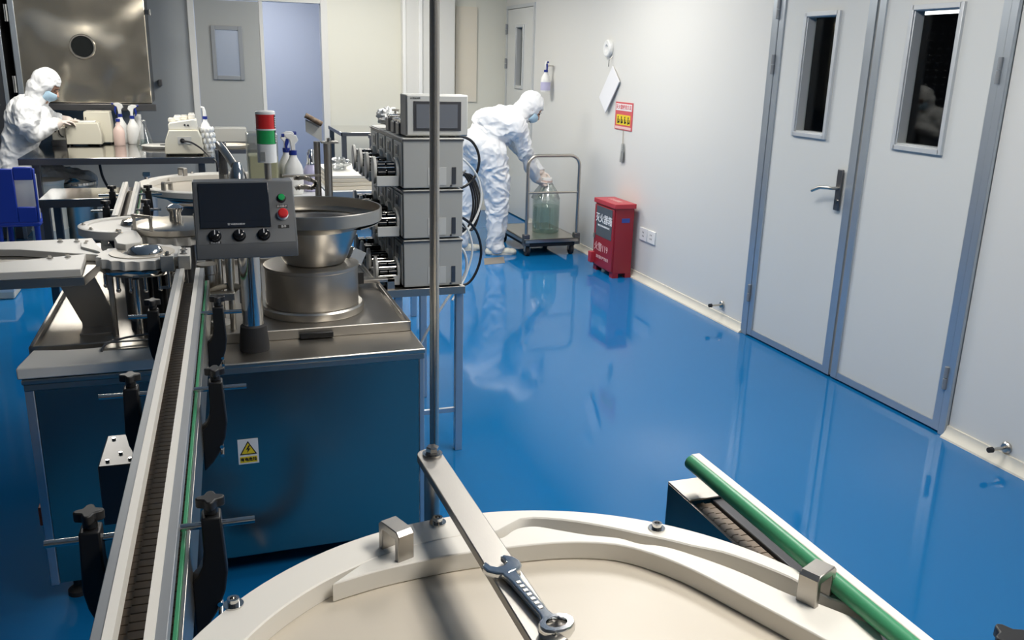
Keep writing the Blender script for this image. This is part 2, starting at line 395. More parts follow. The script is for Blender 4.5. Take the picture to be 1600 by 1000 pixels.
# ---- things on the right wall
t = thing('spray_bottle', 'spray bottle of violet liquid hanging on the right wall by the far door', 'bottle', (XR-.08, 8.434, 1.38))
def spray_bottle(t, x, y, z, h, r, mb='white_plastic', ml=None, ang=0, trig='blue_trigger', lz=.45):
    # h: full height; nozzle points along ang in the XY plane
    bz = h*.62
    MB().lathe([(0, z), (r*.92, z), (r, z+.01), (r, z+bz*.62), (r*.9, z+bz*.72), (r*.42, z+bz*.93), (r*.36, z+bz), (0, z+bz)], (x, y, 0), 24).build('bottle', mb, t)
    if ml: MB().lathe([(r*1.01, z+.015), (r*1.012, z+bz*lz), (r*1.0, z+bz*lz)], (x, y, 0), 24).build('bottle_label', ml, t)
    MB().cyl((x, y, z+bz), (x, y, z+bz+h*.07), r*.42, r*.42, 20).build('collar', trig, t)
    M = Matrix.Translation((x, y, z+bz+h*.07)) @ Matrix.Rotation(ang, 4, 'Z')
    k = h
    head = [(-.09*k, .16*k), (-.06*k, .235*k), (.02*k, .27*k), (.10*k, .262*k), (.135*k, .235*k), (.10*k, .20*k), (.05*k, .17*k), (.03*k, .06*k), (.03*k, 0), (-.035*k, 0), (-.035*k, .10*k)]
    M2 = M @ Matrix(((1, 0, 0, 0), (0, 0, 1, 0), (0, 1, 0, 0), (0, 0, 0, 1)))
    MB().prism(head, -.035*k, .035*k, M2).build('spray_head', 'white_plastic', t, bevel=.003)
    MB().prism([(.06*k, .18*k), (.10*k, .19*k), (.125*k, .10*k), (.115*k, .03*k), (.085*k, -.02*k), (.075*k, .0), (.085*k, .06*k), (.06*k, .13*k)], -.022*k, .022*k, M2).build('trigger', trig, t, bevel=.002)
    MB().cyl(M @ Vector((.125*k, 0, .236*k)), M @ Vector((.17*k, 0, .236*k)), .028*k).build('nozzle', trig, t)
spray_bottle(t, XR-.075, 8.25, 1.385, .30, .048, 'white_plastic', 'purple_liquid', -PI/2, lz=.5)
MB().tube([(XR-.001, 8.25, 1.63), (XR-.05, 8.25, 1.63), (XR-.075, 8.265, 1.60)], .005).build('hook', 'steel', t)
t = thing('white_disc', 'round white disc stuck high on the right wall', 'disc', (XR-.02, 6.976, 1.72))
Mx = Matrix.Rotation(-PI/2, 3, 'Y')
MB().lathe([(.028, 0), (.066, 0), (.07, .008), (.068, .03), (.06, .036), (.03, .034), (.026, .02)], (XR-.001, 6.976, 1.785), 32, Mx, closed=True).build('rim', 'white_plastic', t)
MB().lathe([(0, .012), (.028, .012), (.03, .0)], (XR-.001, 6.976, 1.785), 24, Mx).build('core', 'paper_white', t)
t = thing('hanging_card', 'white square card hanging by one corner on the right wall', 'card', (XR-.015, 6.905, 1.25))
M = Matrix.Translation((XR-.022, 6.905, 1.455)) @ Matrix.Rotation(.06, 4, 'Y') @ Matrix.Rotation(math.radians(38), 4, 'X')
MB().box(-.004, .004, -.10, .10, -.165, .165, M).build('board', 'paper_white', t, bevel=.002)
MB().tube([(XR-.004, 6.915, 1.72), (XR-.03, 6.920, 1.69), (XR-.02, 6.946, 1.64)], .004).build('hook', 'steel', t)
t = thing('safety_sign', 'red and yellow notice board on the right wall above the trolley', 'sign', (XR-.005, 6.632, 1.15))
MB().box(XR-.006, XR, 6.480, 6.794, 1.145, 1.365).build('board', 'sign_red', t)
MB().box(XR-.0075, XR-.006, 6.493, 6.781, 1.298, 1.352).build('header', 'ink_white', t)
MB().box(XR-.0075, XR-.006, 6.510, 6.763, 1.185, 1.265).build('picture_field', 'yellow_label', t)
MB().box(XR-.0075, XR-.006, 6.493, 6.781, 1.152, 1.172).build('footer', 'sign_pink', t)
text('lettering', '灭火器使用方法', .040, frame_negx((XR-.008, 6.637, 1.324)), 'sign_red', t, bold=.0006)
q = MB()
for k in range(4):
    y = 6.733 - k*.062
    q.box(XR-.009, XR-.0075, y-.008, y+.008, 1.195, 1.235, Matrix.Translation((0, 0, 0))).ball((XR-.008, y, 1.245), (.001, .009, .009), 10)
    q.box(XR-.009, XR-.0075, y-.03, y-.006, 1.20, 1.212).box(XR-.009, XR-.0075, y-.03, y-.022, 1.2, 1.23)
q.build('pictogram', 'ink_black', t)
t = thing('sample_bag', 'small clear bag hung on a cord below the notice board', 'bag', (XR-.02, 6.601, .88))
MB().tube([(XR-.008, 6.622, 1.14), (XR-.012, 6.612, 1.08), (XR-.014, 6.607, 1.035)], .003).build('cord', 'pipe_tan', t)
g = [[Vector((XR-.016-.012*math.sin(PI*u/6)*(v/6), 6.607+(u-3)/3*(.02+.025*v/6), 1.04-.15*v/6)) for u in range(7)] for v in range(7)]
g2 = [[Vector((XR-.008, p.y, p.z)) for p in row] for row in g]
q = MB().sheet(g).sheet(g2); q.build('film', 'milky', t)
MB().box(XR-.016, XR-.010, 6.586, 6.627, .90, .98).build('card', 'ink_grey', t)
t = thing('wall_socket', 'white double socket low on the right wall behind the red cabinet', 'socket', (XR-.01, 6.085, .33))
for a, b in ((5.959, 6.080), (6.090, 6.212)):
    MB().box(XR-.012, XR, a, b, .325, .425).build('cover_plate', 'white_gloss', t, bevel=.003)
for y in (6.019, 6.151):
    q = MB()
    for dz in (.385, .355): q.box(XR-.0135, XR-.012, y-.012, y-.008, dz, dz+.012).box(XR-.0135, XR-.012, y+.008, y+.012, dz, dz+.012)
    q.build('socket_slot', 'ink_black', t)
def stopper(y, z, label):
    t = thing('door_stopper', label, 'door stop', (XR-.04, y, z), 'door stoppers')
    MB().lathe([(0, 0), (.026, 0), (.026, .008), (.02, .014), (0, .014)], (XR-.001, y, z), 24, Mx).build('base', 'steel', t)
    MB().cyl((XR-.012, y, z), (XR-.085, y, z), .007).build('stem', 'steel', t)
    MB().cyl((XR-.085, y, z), (XR-.105, y, z), .013, .012).build('rubber_tip', 'rubber', t)
stopper(4.961, .115, 'steel door stopper on the wall just past the double door frame')
stopper(2.643, .085, 'steel door stopper above the nearest skirting at the picture edge')
# ---- extinguisher cabinet
t = thing('extinguisher_cabinet', 'red fire extinguisher cabinet standing on the floor by the right wall', 'cabinet', (3.06, 6.47, 0))
x0, x1, y0, y1 = 3.035, 3.196, 6.26, 6.64
m = MB(); m.box(x0, x1, y0, y1, .035, .565); m.build('body', 'red_box', t, bevel=.003)
q = MB()
for (a, b) in ((x0, x0+.05), (x1-.05, x1)):
    for (c, e) in ((y0, y0+.06), (y1-.06, y1)): q.box(a, b, c, e, 0, .036)
q.build('feet', 'red_box', t)
m = MB(); m.box(x0-.015, x1+.01, y0-.015, y1+.015, .562, .60); m.build('lid', 'red_paint', t, bevel=.004)
text('lettering', '灭火器箱', .05, Matrix.Translation((3.115, 6.45, .601)) @ Matrix.Rotation(-PI/2, 4, 'Z'), 'sign_pink', t)
dd = MB().box(x0-.012, x0, y0+.008, y1-.008, .05, .55).build('door', 'red_box', t, bevel=.002)
MB().box(x0-.0145, x0-.011, y0+.035, y1-.05, .30, .545).build('window', 'window_slate', dd)
text('lettering', '灭火器箱', .078, frame_negx((x0-.015, 6.445, .445)), 'ink_white', dd, bold=.001)
text('lettering', 'FIRE EXTINGUISHER BOX', .020, frame_negx((x0-.015, 6.445, .388)), 'ink_white', dd, bold=.0006)
text('lettering', '火警119', .075, frame_negx((x0-.0125, 6.48, .205)), 'sign_pink', dd)
text('lettering', '消防器材严禁挪用', .030, frame_negx((x0-.0125, 6.45, .125)), 'sign_pink', dd)
MB().box(x0-.018, x0-.012, 6.60, 6.63, .27, .31).build('latch', 'steel', dd)
MB().box(3.09, 3.16, y0-.0015, y0, .45, .485).build('side_label', 'blue_label', t)
MB().box(x0-.045, x0-.008, 6.60, 6.66, .06, .15).build('foot_catch', 'red_paint', t, bevel=.004)
# brown tape patch on the floor
p = [PZ(756, 404, 0), PZ(787, 401, 0), PZ(789, 411, 0), PZ(757, 414, 0)]
tag(MB().prism([(v.x, v.y) for v in p], .0004, .0016).build('floor_tape', 'tape_brown'), 'brown tape patch on the blue floor by the bending person', 'tape')
# ================================================================= turntables (unscrambling discs)
def pol(p, c):
    return math.atan2(p[1]-c[1], p[0]-c[0]), math.hypot(p[0]-c[0], p[1]-c[1])
TC = (0.325, 0.721)          # centre of the near turntable
TR = 0.4617
ZT = 0.975                   # top of the white guard ring
def bracket_clip(t, po, pi, w, h, z):      # inverted-U steel clip from outer foot to inner foot
    po = Vector((po[0], po[1], 0)); pi = Vector((pi[0], pi[1], 0)); u = (pi-po); L = u.length; u.normalize(); v = Vector((-u.y, u.x, 0))
    M = Matrix((( u.x, v.x, 0, po.x), (u.y, v.y, 0, po.y), (0, 0, 1, z), (0, 0, 0, 1)))
    th = .006
    prof = [(0, 0), (0, h-.006), (.006, h), (L-.006, h), (L, h-.006), (L, 0), (L-th*1.6, 0), (L-th*1.6, h-.012), (th*1.6, h-.012), (th*1.6, 0)]
    M2 = M @ Matrix(((1, 0, 0, 0), (0, 0, -1, 0), (0, 1, 0, 0), (0, 0, 0, 1)))
    return MB().prism(prof, -w/2, w/2, M2).build('clip', 'steel_brushed', t, bevel=.0012)
def bolt(t, x, y, z, r=.0075, h=.010, name='bolt'):
    return MB().lathe([(0, 0), (r*1.7, 0), (r*1.7, .002), (r, .002), (r, h), (r*.55, h), (r*.5, h-.004), (0, h-.004)], (x, y, z), 20).build(name, 'steel_polish', t)
def turntable(label, c):
    t = thing('turntable', label, 'turntable', (c[0], c[1], 0))
    # drum body and pedestal
    MB().lathe([(0, 0), (.30, 0), (.30, .02), (.27, .03), (.27, .86), (.33, .90), (.33, .925), (0, .925)], (c[0], c[1], 0), 48).build('pedestal', 'steel_dark', t)
    MB().lathe([(0, .925), (.41, .925), (.415, .93), (.41, .945), (0, .945)], (c[0], c[1], 0), 96).build('disc', 'pom_cream', t)
    # guard ring: outer circle, inner path following the bottle lane
    lane = [PZ(x, y, ZT) for x, y in ((1374, 963), (1283, 930), (1240, 904), (1130, 862), (1080, 852), (1000, 834), (950, 823), (865, 810), (820, 808), (800, 816), (784, 829))]
    pa = [pol(p, TC) for p in lane]
    a_end = pa[0][0] - .02
    def ri(a):
        if a >= pa[-1][0]:
            k = min(1, (a-pa[-1][0])/.25); return pa[-1][1]*(1-k) + .398*k
        for (a0, r0), (a1, r1) in zip(pa, pa[1:]):
            if a0 <= a <= a1: return r0 + (r1-r0)*(a-a0)/(a1-a0)
        return pa[0][1]
    N = 120; tot = 2*PI - .5
    bm = MB(); rows = []
    for i in range(N+1):
        a = a_end + tot*i/N; r0 = ri(a); ca, sa = math.cos(a), math.sin(a)
        P = [(TR, .9455), (TR, ZT-.004), (TR-.004, ZT), (r0+.002, ZT), (r0, ZT-.002), (r0, .9455)]
        rows.append([Vector((c[0]+r*ca, c[1]+r*sa, z)) for r, z in P])
    V = [[bm.bm.verts.new(p) for p in row] for row in rows]
    for A, B in zip(V, V[1:]):
        for k in range(6): bm.bm.faces.new((A[k], A[(k+1) % 6], B[(k+1) % 6], B[k]))
    bm.bm.faces.new(V[0]); bm.bm.faces.new(V[-1][::-1])
    ring = bm.build('guard_ring', 'pom_white', t)
    # inner guide lying over the disc
    out = [(1374, 979), (1283, 943), (1234, 927), (1146, 888), (1049, 855), (1000, 848), (966, 839), (917, 834), (869, 826), (836, 821), (807, 825), (784, 839), (770, 836), (720, 826), (640, 846), (575, 873)]
    inn = [(518, 912), (600, 888), (700, 867), (770, 857), (850, 848), (917, 846), (982, 853), (1065, 881), (1162, 930), (1260, 982), (1335, 1022), (1395, 1040)]
    off = Vector((c[0]-TC[0], c[1]-TC[1], 0))
    fo = [v + off for v in smoothpath([PZ(*p, ZT) for p in out], 4)]
    fi = [v + off for v in smoothpath([PZ(*p, ZT) for p in inn], 4)]
    MB().prism([(v.x, v.y) for v in fo] + [(v.x, v.y) for v in fi], .9455, ZT-.001).build('bottle_guide', 'pom_white', t, bevel=.002, ang=30)
    def at(px, py): v = PZ(px, py, ZT) + off; return (v.x, v.y)
    a, b = at(604, 850), at(635, 874)
    bracket_clip(t, a, b, .026, .046, ZT-.002)
    a, b = at(1287, 921), at(1258, 943)
    bracket_clip(t, a, b, .028, .046, ZT-.002)
    v = Vector((c[0]-.36, c[1]-.18)); bracket_clip(t, (c[0]-.405, c[1]-.17), (c[0]-.355, c[1]-.15), .026, .046, ZT-.002)
    for p in ((684, 817), (1026, 826), (365, 945)):
        x, y = at(*p); bolt(t, x, y, ZT)
    MB().lathe([(0, .945), (.035, .945), (.035, .975), (.02, .98), (.014, .985), (.014, 1.03), (0, 1.03)], (c[0], c[1], 0), 32).build('hub', 'steel', t)
    return t
turn = turntable('big white turntable with a cream disc nearest the viewer', TC)
far = copy_tree(turn)
far.location = (0.10, 5.15, 0); far.rotation_euler = (0, 0, .36)
far['label'] = 'smaller looking white turntable with steel clips behind the control console'

# ---- bridge bar over the near turntable and the wrench lying on it
t = thing('bridge_bar', 'flat steel bar bolted on a post, reaching over the near white disc', 'bar', (.311, 1.262, 0))
q = MB()
poly = arc(.3075, 1.262, .020, 0, PI, 12)
poly = poly + [(.302, .70), (.342, .70)]
q.prism([(x, y) for x, y in poly], 1.031, 1.045).build('bar', 'steel_brushed', t, bevel=.0015)
MB().cyl((.311, 1.262, .0), (.311, 1.262, 1.031), .0125, n=24).build('post', 'steel', t)
MB().lathe([(0, 0), (.05, 0), (.05, .012), (.018, .02), (.018, .05), (0, .05)], (.311, 1.262, 0), 24).build('foot', 'steel', t)
b = MB().lathe([(0, 0), (.016, 0), (.016, .003), (0, .003)], (.311, 1.258, 1.045), 24).lathe([(0, .003), (.0125, .003), (.0125, .005), (0, .005)], (.311, 1.258, 1.045), 24)
b.lathe([(0, .005), (.0105, .005), (.0105, .0125), (.009, .0145), (0, .0145)], (.311, 1.258, 1.045), 6).build('bolt', 'steel_polish', t, ang=25)
bolt(t, .321, .721, 1.045, .010, .012)
tag(t, t['label'], 'bar')
# combination wrench: open jaw far, ring near; local axis y = towards the jaw
WS = 1.22
w = thing('wrench', 'chrome combination wrench lying on the flat steel bar', 'wrench', (.322, .841, 1.0455), rot=(0, 0, math.radians(7.6)))
q = MB()
jaw = [(-.0072, .050), (-.016, .058), (-.0205, .070), (-.018, .083), (-.012, .090), (-.0085, .088), (-.0095, .077), (-.0070, .071), (-.001, .069), (.005, .072), (.0082, .079), (.0100, .090), (.015, .089), (.0195, .078), (.019, .066), (.0145, .056), (.0072, .050)]
R = Matrix.Translation((0, .069, 0)) @ Matrix.Rotation(math.radians(15), 4, 'Z') @ Matrix.Translation((0, -.069, 0))
q.prism(jaw, .001, .0085, R)
q.prism([(-.0085, .056), (-.0062, .03), (-.0058, -.045), (-.008, -.062), (.008, -.062), (.0058, -.045), (.0062, .03), (.0085, .056)], .001, .0080)
q.build('body', 'chrome', w, bevel=.002, local=True)
q = MB(); q.lathe([(.0095, 0), (.0165, 0), (.018, .003), (.018, .009), (.0165, .012), (.0105, .012), (.0095, .009)], (0, -.076, .0), 12, closed=True)
q.build('ring_end', 'chrome', w, local=True, ang=50)
q = MB()
for i in range(7): q.box(-.0022, .0022, .022-.010*i, .027-.010*i, .0079, .0086)
q.build('stamped_marks', 'steel', w, local=True)
w.scale = (WS, .92, WS)

# ================================================================= slat conveyors
def conveyor(label, base, ang, L, rods, gap=.035, mirror=1, brackets=(-1, 1), beltw=.083, group=None, left_rail=True, ends=True, railrange=None):
    # local frame: y along travel, x across; rails lie over the belt, which is wider on the side of `mirror`
    t = thing('conveyor', label, 'conveyor', base, rot=(0, 0, ang))
    h = 0.955
    hw = beltw/2
    fr = MB()
    for s in (-1, 1): fr.box(s*(hw+.004)-.003, s*(hw+.004)+.003, 0, L, h-.10, h+.004)
    fr.box(-hw, hw, .01, L-.01, h-.10, h-.092)
    fr.build('frame', 'steel', t, bevel=.001, local=True)
    # belt of hinged slats
    q = MB(); pitch = .019; n = int(L/pitch)
    for i in range(n):
        y0 = i*pitch+.0011; y1 = (i+1)*pitch-.0011; d = .0042
        q.prism([(-hw+.001, y0), (-hw*.45, y0), (-hw*.45, y0+d), (hw*.1, y0+d), (hw*.1, y0), (hw*.62, y0), (hw*.62, y0+d), (hw-.001, y0+d), (hw-.001, y1+d-.0008), (hw*.62+.0007, y1+d-.0008), (hw*.62+.0007, y1), (hw*.1+.0007, y1), (hw*.1+.0007, y1+d-.0008), (-hw*.45-.0007, y1+d-.0008), (-hw*.45-.0007, y1), (-hw+.001, y1)], h-.004, h)
    b = q.build('belt', 'belt_brown', t, local=True, smooth=False)
    MB().box(-hw+.002, hw-.002, .005, L-.005, h-.012, h-.0045).build('belt_bed', 'belt_gap', b, local=True, smooth=False)
    cxr = -mirror*.006
    y0, y1 = railrange or (0, L)
    for s in (-1, 1):
        xr = cxr + s*(gap/2 + .0125)
        r = MB().box(xr-.0125, xr+.0125, y0, y1, h+.022, h+.045)
        r = r.build('guide_rail', 'alu_rail', t, bevel=.001, local=True)
        xi = xr - s*.0125
        MB().box(min(xi-s*.0005, xi+s*.0115), max(xi-s*.0005, xi+s*.0115), y0, y1, h+.0212, h+.0465).build('wear_strip', 'pom_white', r, local=True, smooth=False)
    xe = mirror*(hw+.004)
    MB().box(xe-.009 if mirror > 0 else xe+.003, xe-.003 if mirror > 0 else xe+.009, .03, L-.02, h+.0005, h+.008).build('edge_strip', 'green_rail', t, local=True, bevel=.001)
    for y in rods:
        for s in brackets:
            xo = s*.081
            br = MB()
            prof = [(s*(hw+.006), h-.150), (s*(hw+.006), h-.055), (xo-s*.024, h-.045), (xo-s*.017, h-.030), (xo-s*.014, h-.005), (xo-s*.014, h+.048), (xo+s*.014, h+.048), (xo+s*.016, h+.0), (xo+s*.018, h-.045), (xo+s*.013, h-.075), (xo+s*.002, h-.105), (xo-s*.014, h-.130)]
            M2 = Matrix(((1, 0, 0, 0), (0, 0, 1, y), (0, 1, 0, 0), (0, 0, 0, 1)))
            br.prism(prof, -.016, .016, M2)
            o = br.build('bracket', 'black_plastic', t, bevel=.003, local=True)
            k = MB()
            k.cyl((xo, y, h+.048), (xo, y, h+.062), .010)
            star = []
            for j in range(24):
                a = 2*PI*j/24; star.append((xo+(.0165+.0045*math.cos(4*a))*math.cos(a), y+(.0165+.0045*math.cos(4*a))*math.sin(a)))
            k.prism(star, h+.060, h+.075)
            k.build('knob', 'black_plastic', o, bevel=.002, local=True)
            MB().cyl((cxr+s*(gap/2+.024), y, h+.030), (s*.142, y, h+.030), .0055, n=14).build('rod', 'steel_polish', t, local=True)
            q = MB()
            for dz in (-.115, -.095): q.cyl((xo+s*.004, y-.019, h+dz), (xo+s*.004, y+.019, h+dz), .004)
            q.build('bracket_screws', 'steel_polish', o, local=True)
    return t
ang = -math.atan2(-.060, 1.93) - 0
# direction measured along the rails: x = -0.154 at y 0.97  ->  -0.094 at y 2.94
dx = (-.0655+.1175)/(2.89-.955)
angc = -math.atan(dx)
y0c = .965
conv = conveyor('long slat conveyor running from the viewer to the filling machine', (-.1165, y0c, 0), angc, 1.93, (1.24-y0c, 1.82-y0c, 2.41-y0c), railrange=(-.06, 1.93))
q = MB().box(-.172, -.092, .93, 1.10, .66, .80).box(-.1, -.044, .99, 1.03, .76, .775); q.build('motor_box', 'screen_bezel', conv, bevel=.003, local=True)
q = MB()
for x, y in ((-.155, .955), (-.110, .955), (-.155, 1.075), (-.110, 1.075), (-.132, .99)): q.cyl((x, y, .799), (x, y, .804), .004)
q.build('motor_screws', 'steel_polish', conv, local=True)
MB().cyl((0, .99, 0), (0, .99, .86), .022, n=20).build('leg', 'black_plastic', conv, local=True)
MB().box(-.14, .14, .95, 1.03, 0, .02).build('foot_plate', 'steel_dark', conv, local=True, bevel=.002)
MB().box(.038, .044, .0, .035, .945, .963).build('end_block', 'black_plastic', conv, local=True)
bk = conveyor('far slat conveyor between the filling machine and the far turntable', (-.338, 3.96, 0), math.atan((.385-.345)/1.3), 1.06, (.22, .70), brackets=(-1, 1))
MB().cyl((0, .62, 0), (0, .62, .86), .022, n=20).build('leg', 'black_plastic', bk, local=True)
# outfeed conveyor at the right of the near turntable
rc = thing('conveyor', 'slat conveyor with a green and white rail right of the near disc', 'conveyor', (.765, 0, 0))
q = MB().box(.738, .743, .50, 1.248, .78, .940).box(.822, .827, .50, 1.248, .78, .940).box(.743, .822, 1.235, 1.248, .80, .940)
q.build('frame', 'steel_mirror', rc, bevel=.001)
MB().box(.738, .828, 1.175, 1.248, .940, .9435).build('end_cover', 'steel_brushed', rc, bevel=.001)
q = MB()
for i in range(36):
    y = .51 + i*.0185
    q.prism([(.746, y+.0012), (.757, y+.0012), (.757, y+.0056), (.769, y+.0056), (.769, y+.0012), (.782, y+.0012), (.782, y+.0173), (.770, y+.0173), (.770, y+.0217), (.756, y+.0217), (.756, y+.0173), (.746, y+.0173)], .928, .932)
bb = q.build('belt', 'belt_brown', rc, smooth=False)
MB().box(.744, .785, .5, 1.18, .915, .9275).build('belt_bed', 'belt_gap', bb, smooth=False)
MB().box(.7855, .8215, .5, 1.176, .916, .937).build('edge_plate', 'screen_bezel', rc, bevel=.002)
r = MB().cyl((.762, .45, .989), (.766, 1.222, .989), .0135, n=20)
gr = r.build('guide_rail', 'green_rail', rc)
MB().box(.766, .783, .45, 1.226, .978, 1.003, Matrix.Translation((0, 0, 0))).build('rail_backing', 'pom_white', rc, bevel=.002)
for y in (.66,):
    o = MB().prism([(.828, .82), (.835, .90), (.862, .90), (.862, .978), (.90, .978), (.90, .88), (.87, .81)], -.016, .016, Matrix(((1, 0, 0, 0), (0, 0, 1, y), (0, 1, 0, 0), (0, 0, 0, 1)))).build('bracket', 'black_plastic', rc, bevel=.003)
    k = MB().cyl((.880, y, .978), (.880, y, .992), .010); star = []
    for j in range(24):
        a = 2*PI*j/24; star.append((.880+(.020+.005*math.cos(4*a))*math.cos(a), y+(.020+.005*math.cos(4*a))*math.sin(a)))
    k.prism(star, .990, 1.005).build('knob', 'black_plastic', o, bevel=.002)
    MB().cyl((.78, y, .985), (.925, y, .985), .0055).build('rod', 'steel_polish', rc)
MB().cyl((.774, .85, 0), (.774, .85, .80), .022).build('leg', 'black_plastic', rc)
# enclosure post
t = thing('enclosure_post', 'slim polished steel post rising from floor to ceiling in mid picture', 'post', (.4245, 1.70, 0))
MB().cyl((.4245, 1.70, .006), (.4245, 1.70, ZC-.001), .0098, n=24).build('tube', 'post_steel', t)
MB().lathe([(0, 0), (.035, 0), (.035, .006), (.014, .012), (0, .012)], (.4245, 1.70, 0), 24).build('foot', 'steel_dark', t)
# hoses and a white tie on the floor in front of the machine
tag(MB().tube(smoothpath([(-.06, 2.15, .03), (.02, 2.30, .03), (.12, 2.34, .03), (.22, 2.22, .03), (.28, 2.0, .03), (.30, 1.7, .03)], 8), .022, 12).build('floor_hose', 'rubber'), 'black hose curving over the floor in front of the filling machine', 'hose')
tag(MB().tube(smoothpath([(-.10, 2.28, .006), (-.02, 2.27, .006), (.05, 2.33, .006), (.09, 2.42, .006), (.10, 2.48, .006)], 8), .0045, 8).build('floor_cable', 'cable_white'), 'thin white cable lying on the floor beside the near disc', 'cable')
# ================================================================= filling machine
mc = thing('filling_machine', 'steel bottle filling machine with white star wheels and dark mirror front', 'machine', (.05, 3.33, 0))
X0, X1, Y0, Y1 = -.535, .632, 2.672, 4.02
MB().box(X0+.02, X1-.02, Y0+.006, Y1-.005, .08, .735).build('cabinet', 'steel_mirror', mc, smooth=False)
fp = MB().box(X0+.026, X1-.018, Y0, Y0+.006, .09, .712).build('front_panel', 'steel_mirror', mc, smooth=False)
for a, b in ((X0, X0+.024), (X1-.016, X1)):
    MB().box(a, b, Y0-.004, Y0+.03, .08, .715).build('corner_post', 'aluminium', mc, bevel=.002)
for x in (X0+.06, X1-.06):
    for y in (Y0+.07, Y1-.07):
        MB().lathe([(0, 0), (.03, 0), (.03, .015), (.012, .03), (.012, .081), (0, .081)], (x, y, 0), 20).build('foot', 'rubber', mc)
MB().box(X0-.004, X1+.004, Y0-.012, Y1, .734, .750).build('top_plate', 'steel', mc, bevel=.004)
MB().box(X0+.0, X1, Y0-.008, Y0+.01, .714, .735).build('front_lip', 'steel_brushed', mc, bevel=.003)
MB().box(X0-.014, X0, 2.70, 2.74, .27, .33).build('side_marker', 'orange', mc, bevel=.002)
# tray with a raised rim
tx0, tx1, ty0, ty1 = -.548, .633, 2.865, 4.0
tr = MB().box(tx0+.01, tx1-.01, ty0+.01, ty1-.01, .750, .765).build('tray', 'steel_brushed', mc, smooth=False)
q = MB()
q.box(tx0, tx1, ty0, ty0+.014, .750, .785).box(tx0, tx1, ty1-.014, ty1, .750, .785).box(tx0, tx0+.014, ty0, ty1, .750, .785).box(tx1-.014, tx1, ty0, ty1, .750, .785)
q.build('rim', 'steel_brushed', tr, bevel=.003)
MB().box(.255, .365, ty0-.016, ty0-.001, .752, .772).build('pull_handle', 'black_plastic', mc, bevel=.003)
# warning plate on the front panel
c = PY(388, 705, Y0)
wl = MB().box(c.x-.031, c.x+.031, Y0-.002, Y0, c.z-.042, c.z+.042).build('warning_plate', 'ink_white', mc)
q = MB(); z = c.z+.012
q.prism([(c.x-.026, z-.022), (c.x+.026, z-.022), (c.x, z+.024)], -.003+0, -.002, Matrix(((1, 0, 0, 0), (0, 0, 1, Y0), (0, 1, 0, 0), (0, 0, 0, 1)))); q.build('warning_border', 'ink_black', wl)
q = MB(); q.prism([(c.x-.0205, z-.0185), (c.x+.0205, z-.0185), (c.x, z+.018)], -.0036, -.003, Matrix(((1, 0, 0, 0), (0, 0, 1, Y0), (0, 1, 0, 0), (0, 0, 0, 1)))); q.build('warning_triangle', 'yellow_label', wl)
q = MB(); q.prism([(c.x+.002, z+.010), (c.x-.007, z-.005), (c.x-.001, z-.004), (c.x-.004, z-.016), (c.x+.007, z-.001), (c.x+.001, z-.001), (c.x+.006, z+.009)], -.0042, -.0036, Matrix(((1, 0, 0, 0), (0, 0, 1, Y0), (0, 1, 0, 0), (0, 0, 0, 1)))); q.build('warning_bolt', 'ink_black', wl)
MB().box(c.x-.026, c.x+.026, Y0-.003, Y0-.002, c.z-.037, c.z-.017).build('warning_band', 'yellow_label', wl)
text('lettering', '有电危险', .0125, frame_negy((c.x, Y0-.0032, c.z-.027)), 'ink_black', wl, bold=.0004)
# ---- star wheels, covers and columns
def star_poly(cx, cy, r, n, depth, a0=0):
    out = []
    for k in range(n):
        for j in range(8):
            f = j/8; a = a0 + 2*PI*(k+f)/n
            d = depth*max(0, math.sin(PI*min(1, f/.8)))**.8
            out.append((cx+(r-d)*math.cos(a), cy+(r-d)*math.sin(a)))
    return out
sx, sy, sz = -.218, 3.065, 1.022
sw = MB().prism(star_poly(sx, sy, .142, 20, .010), sz-.030, sz).build('star_wheel', 'pom_white', mc, bevel=.0015, ang=35)
MB().lathe([(0, 0), (.052, 0), (.055, .004), (.050, .016), (.035, .024), (.012, .027), (0, .027)], (sx+.01, sy-.005, sz), 32).build('hub_dome', 'steel_polish', sw)
MB().lathe([(.062, 0), (.10, 0), (.10, .003), (.062, .003)], (sx, sy, sz), 48, closed=True).build('ring_groove', 'pom_cream', sw)
MB().lathe([(0, sz-.056), (.125, sz-.056), (.13, sz-.05), (.13, sz-.034), (0, sz-.034)], (sx, sy, 0), 48).build('lower_wheel', 'steel_polish', mc)
MB().lathe([(0, .765), (.055, .765), (.055, .80), (.04, .81), (.04, sz-.05), (0, sz-.05)], (sx, sy, 0), 28).build('wheel_column', 'steel_dark', mc)
for (x, y, r, m_) in ((-.235, 2.935, .010, 'steel_polish'), (-.315, 3.0, .009, 'steel'), (-.13, 2.97, .012, 'steel'), (-.28, 3.2, .014, 'steel_dark'), (-.10, 3.12, .016, 'steel_dark'), (-.17, 3.0, .02, 'black_plastic')):
    MB().cyl((x, y, .764), (x, y, sz-.058), r, n=16).build('guide_column', m_, mc)
# hanging gripper fingers below the wheel
for k in range(9):
    a = PI*1.05 + k*PI*.95/8
    x, y = sx+.118*math.cos(a), sy+.118*math.sin(a)
    MB().cyl((x, y, sz-.10), (x, y, sz-.056), .006, n=10).ball((x, y, sz-.10), .008, 10).build('gripper_pin', 'steel_polish', mc)
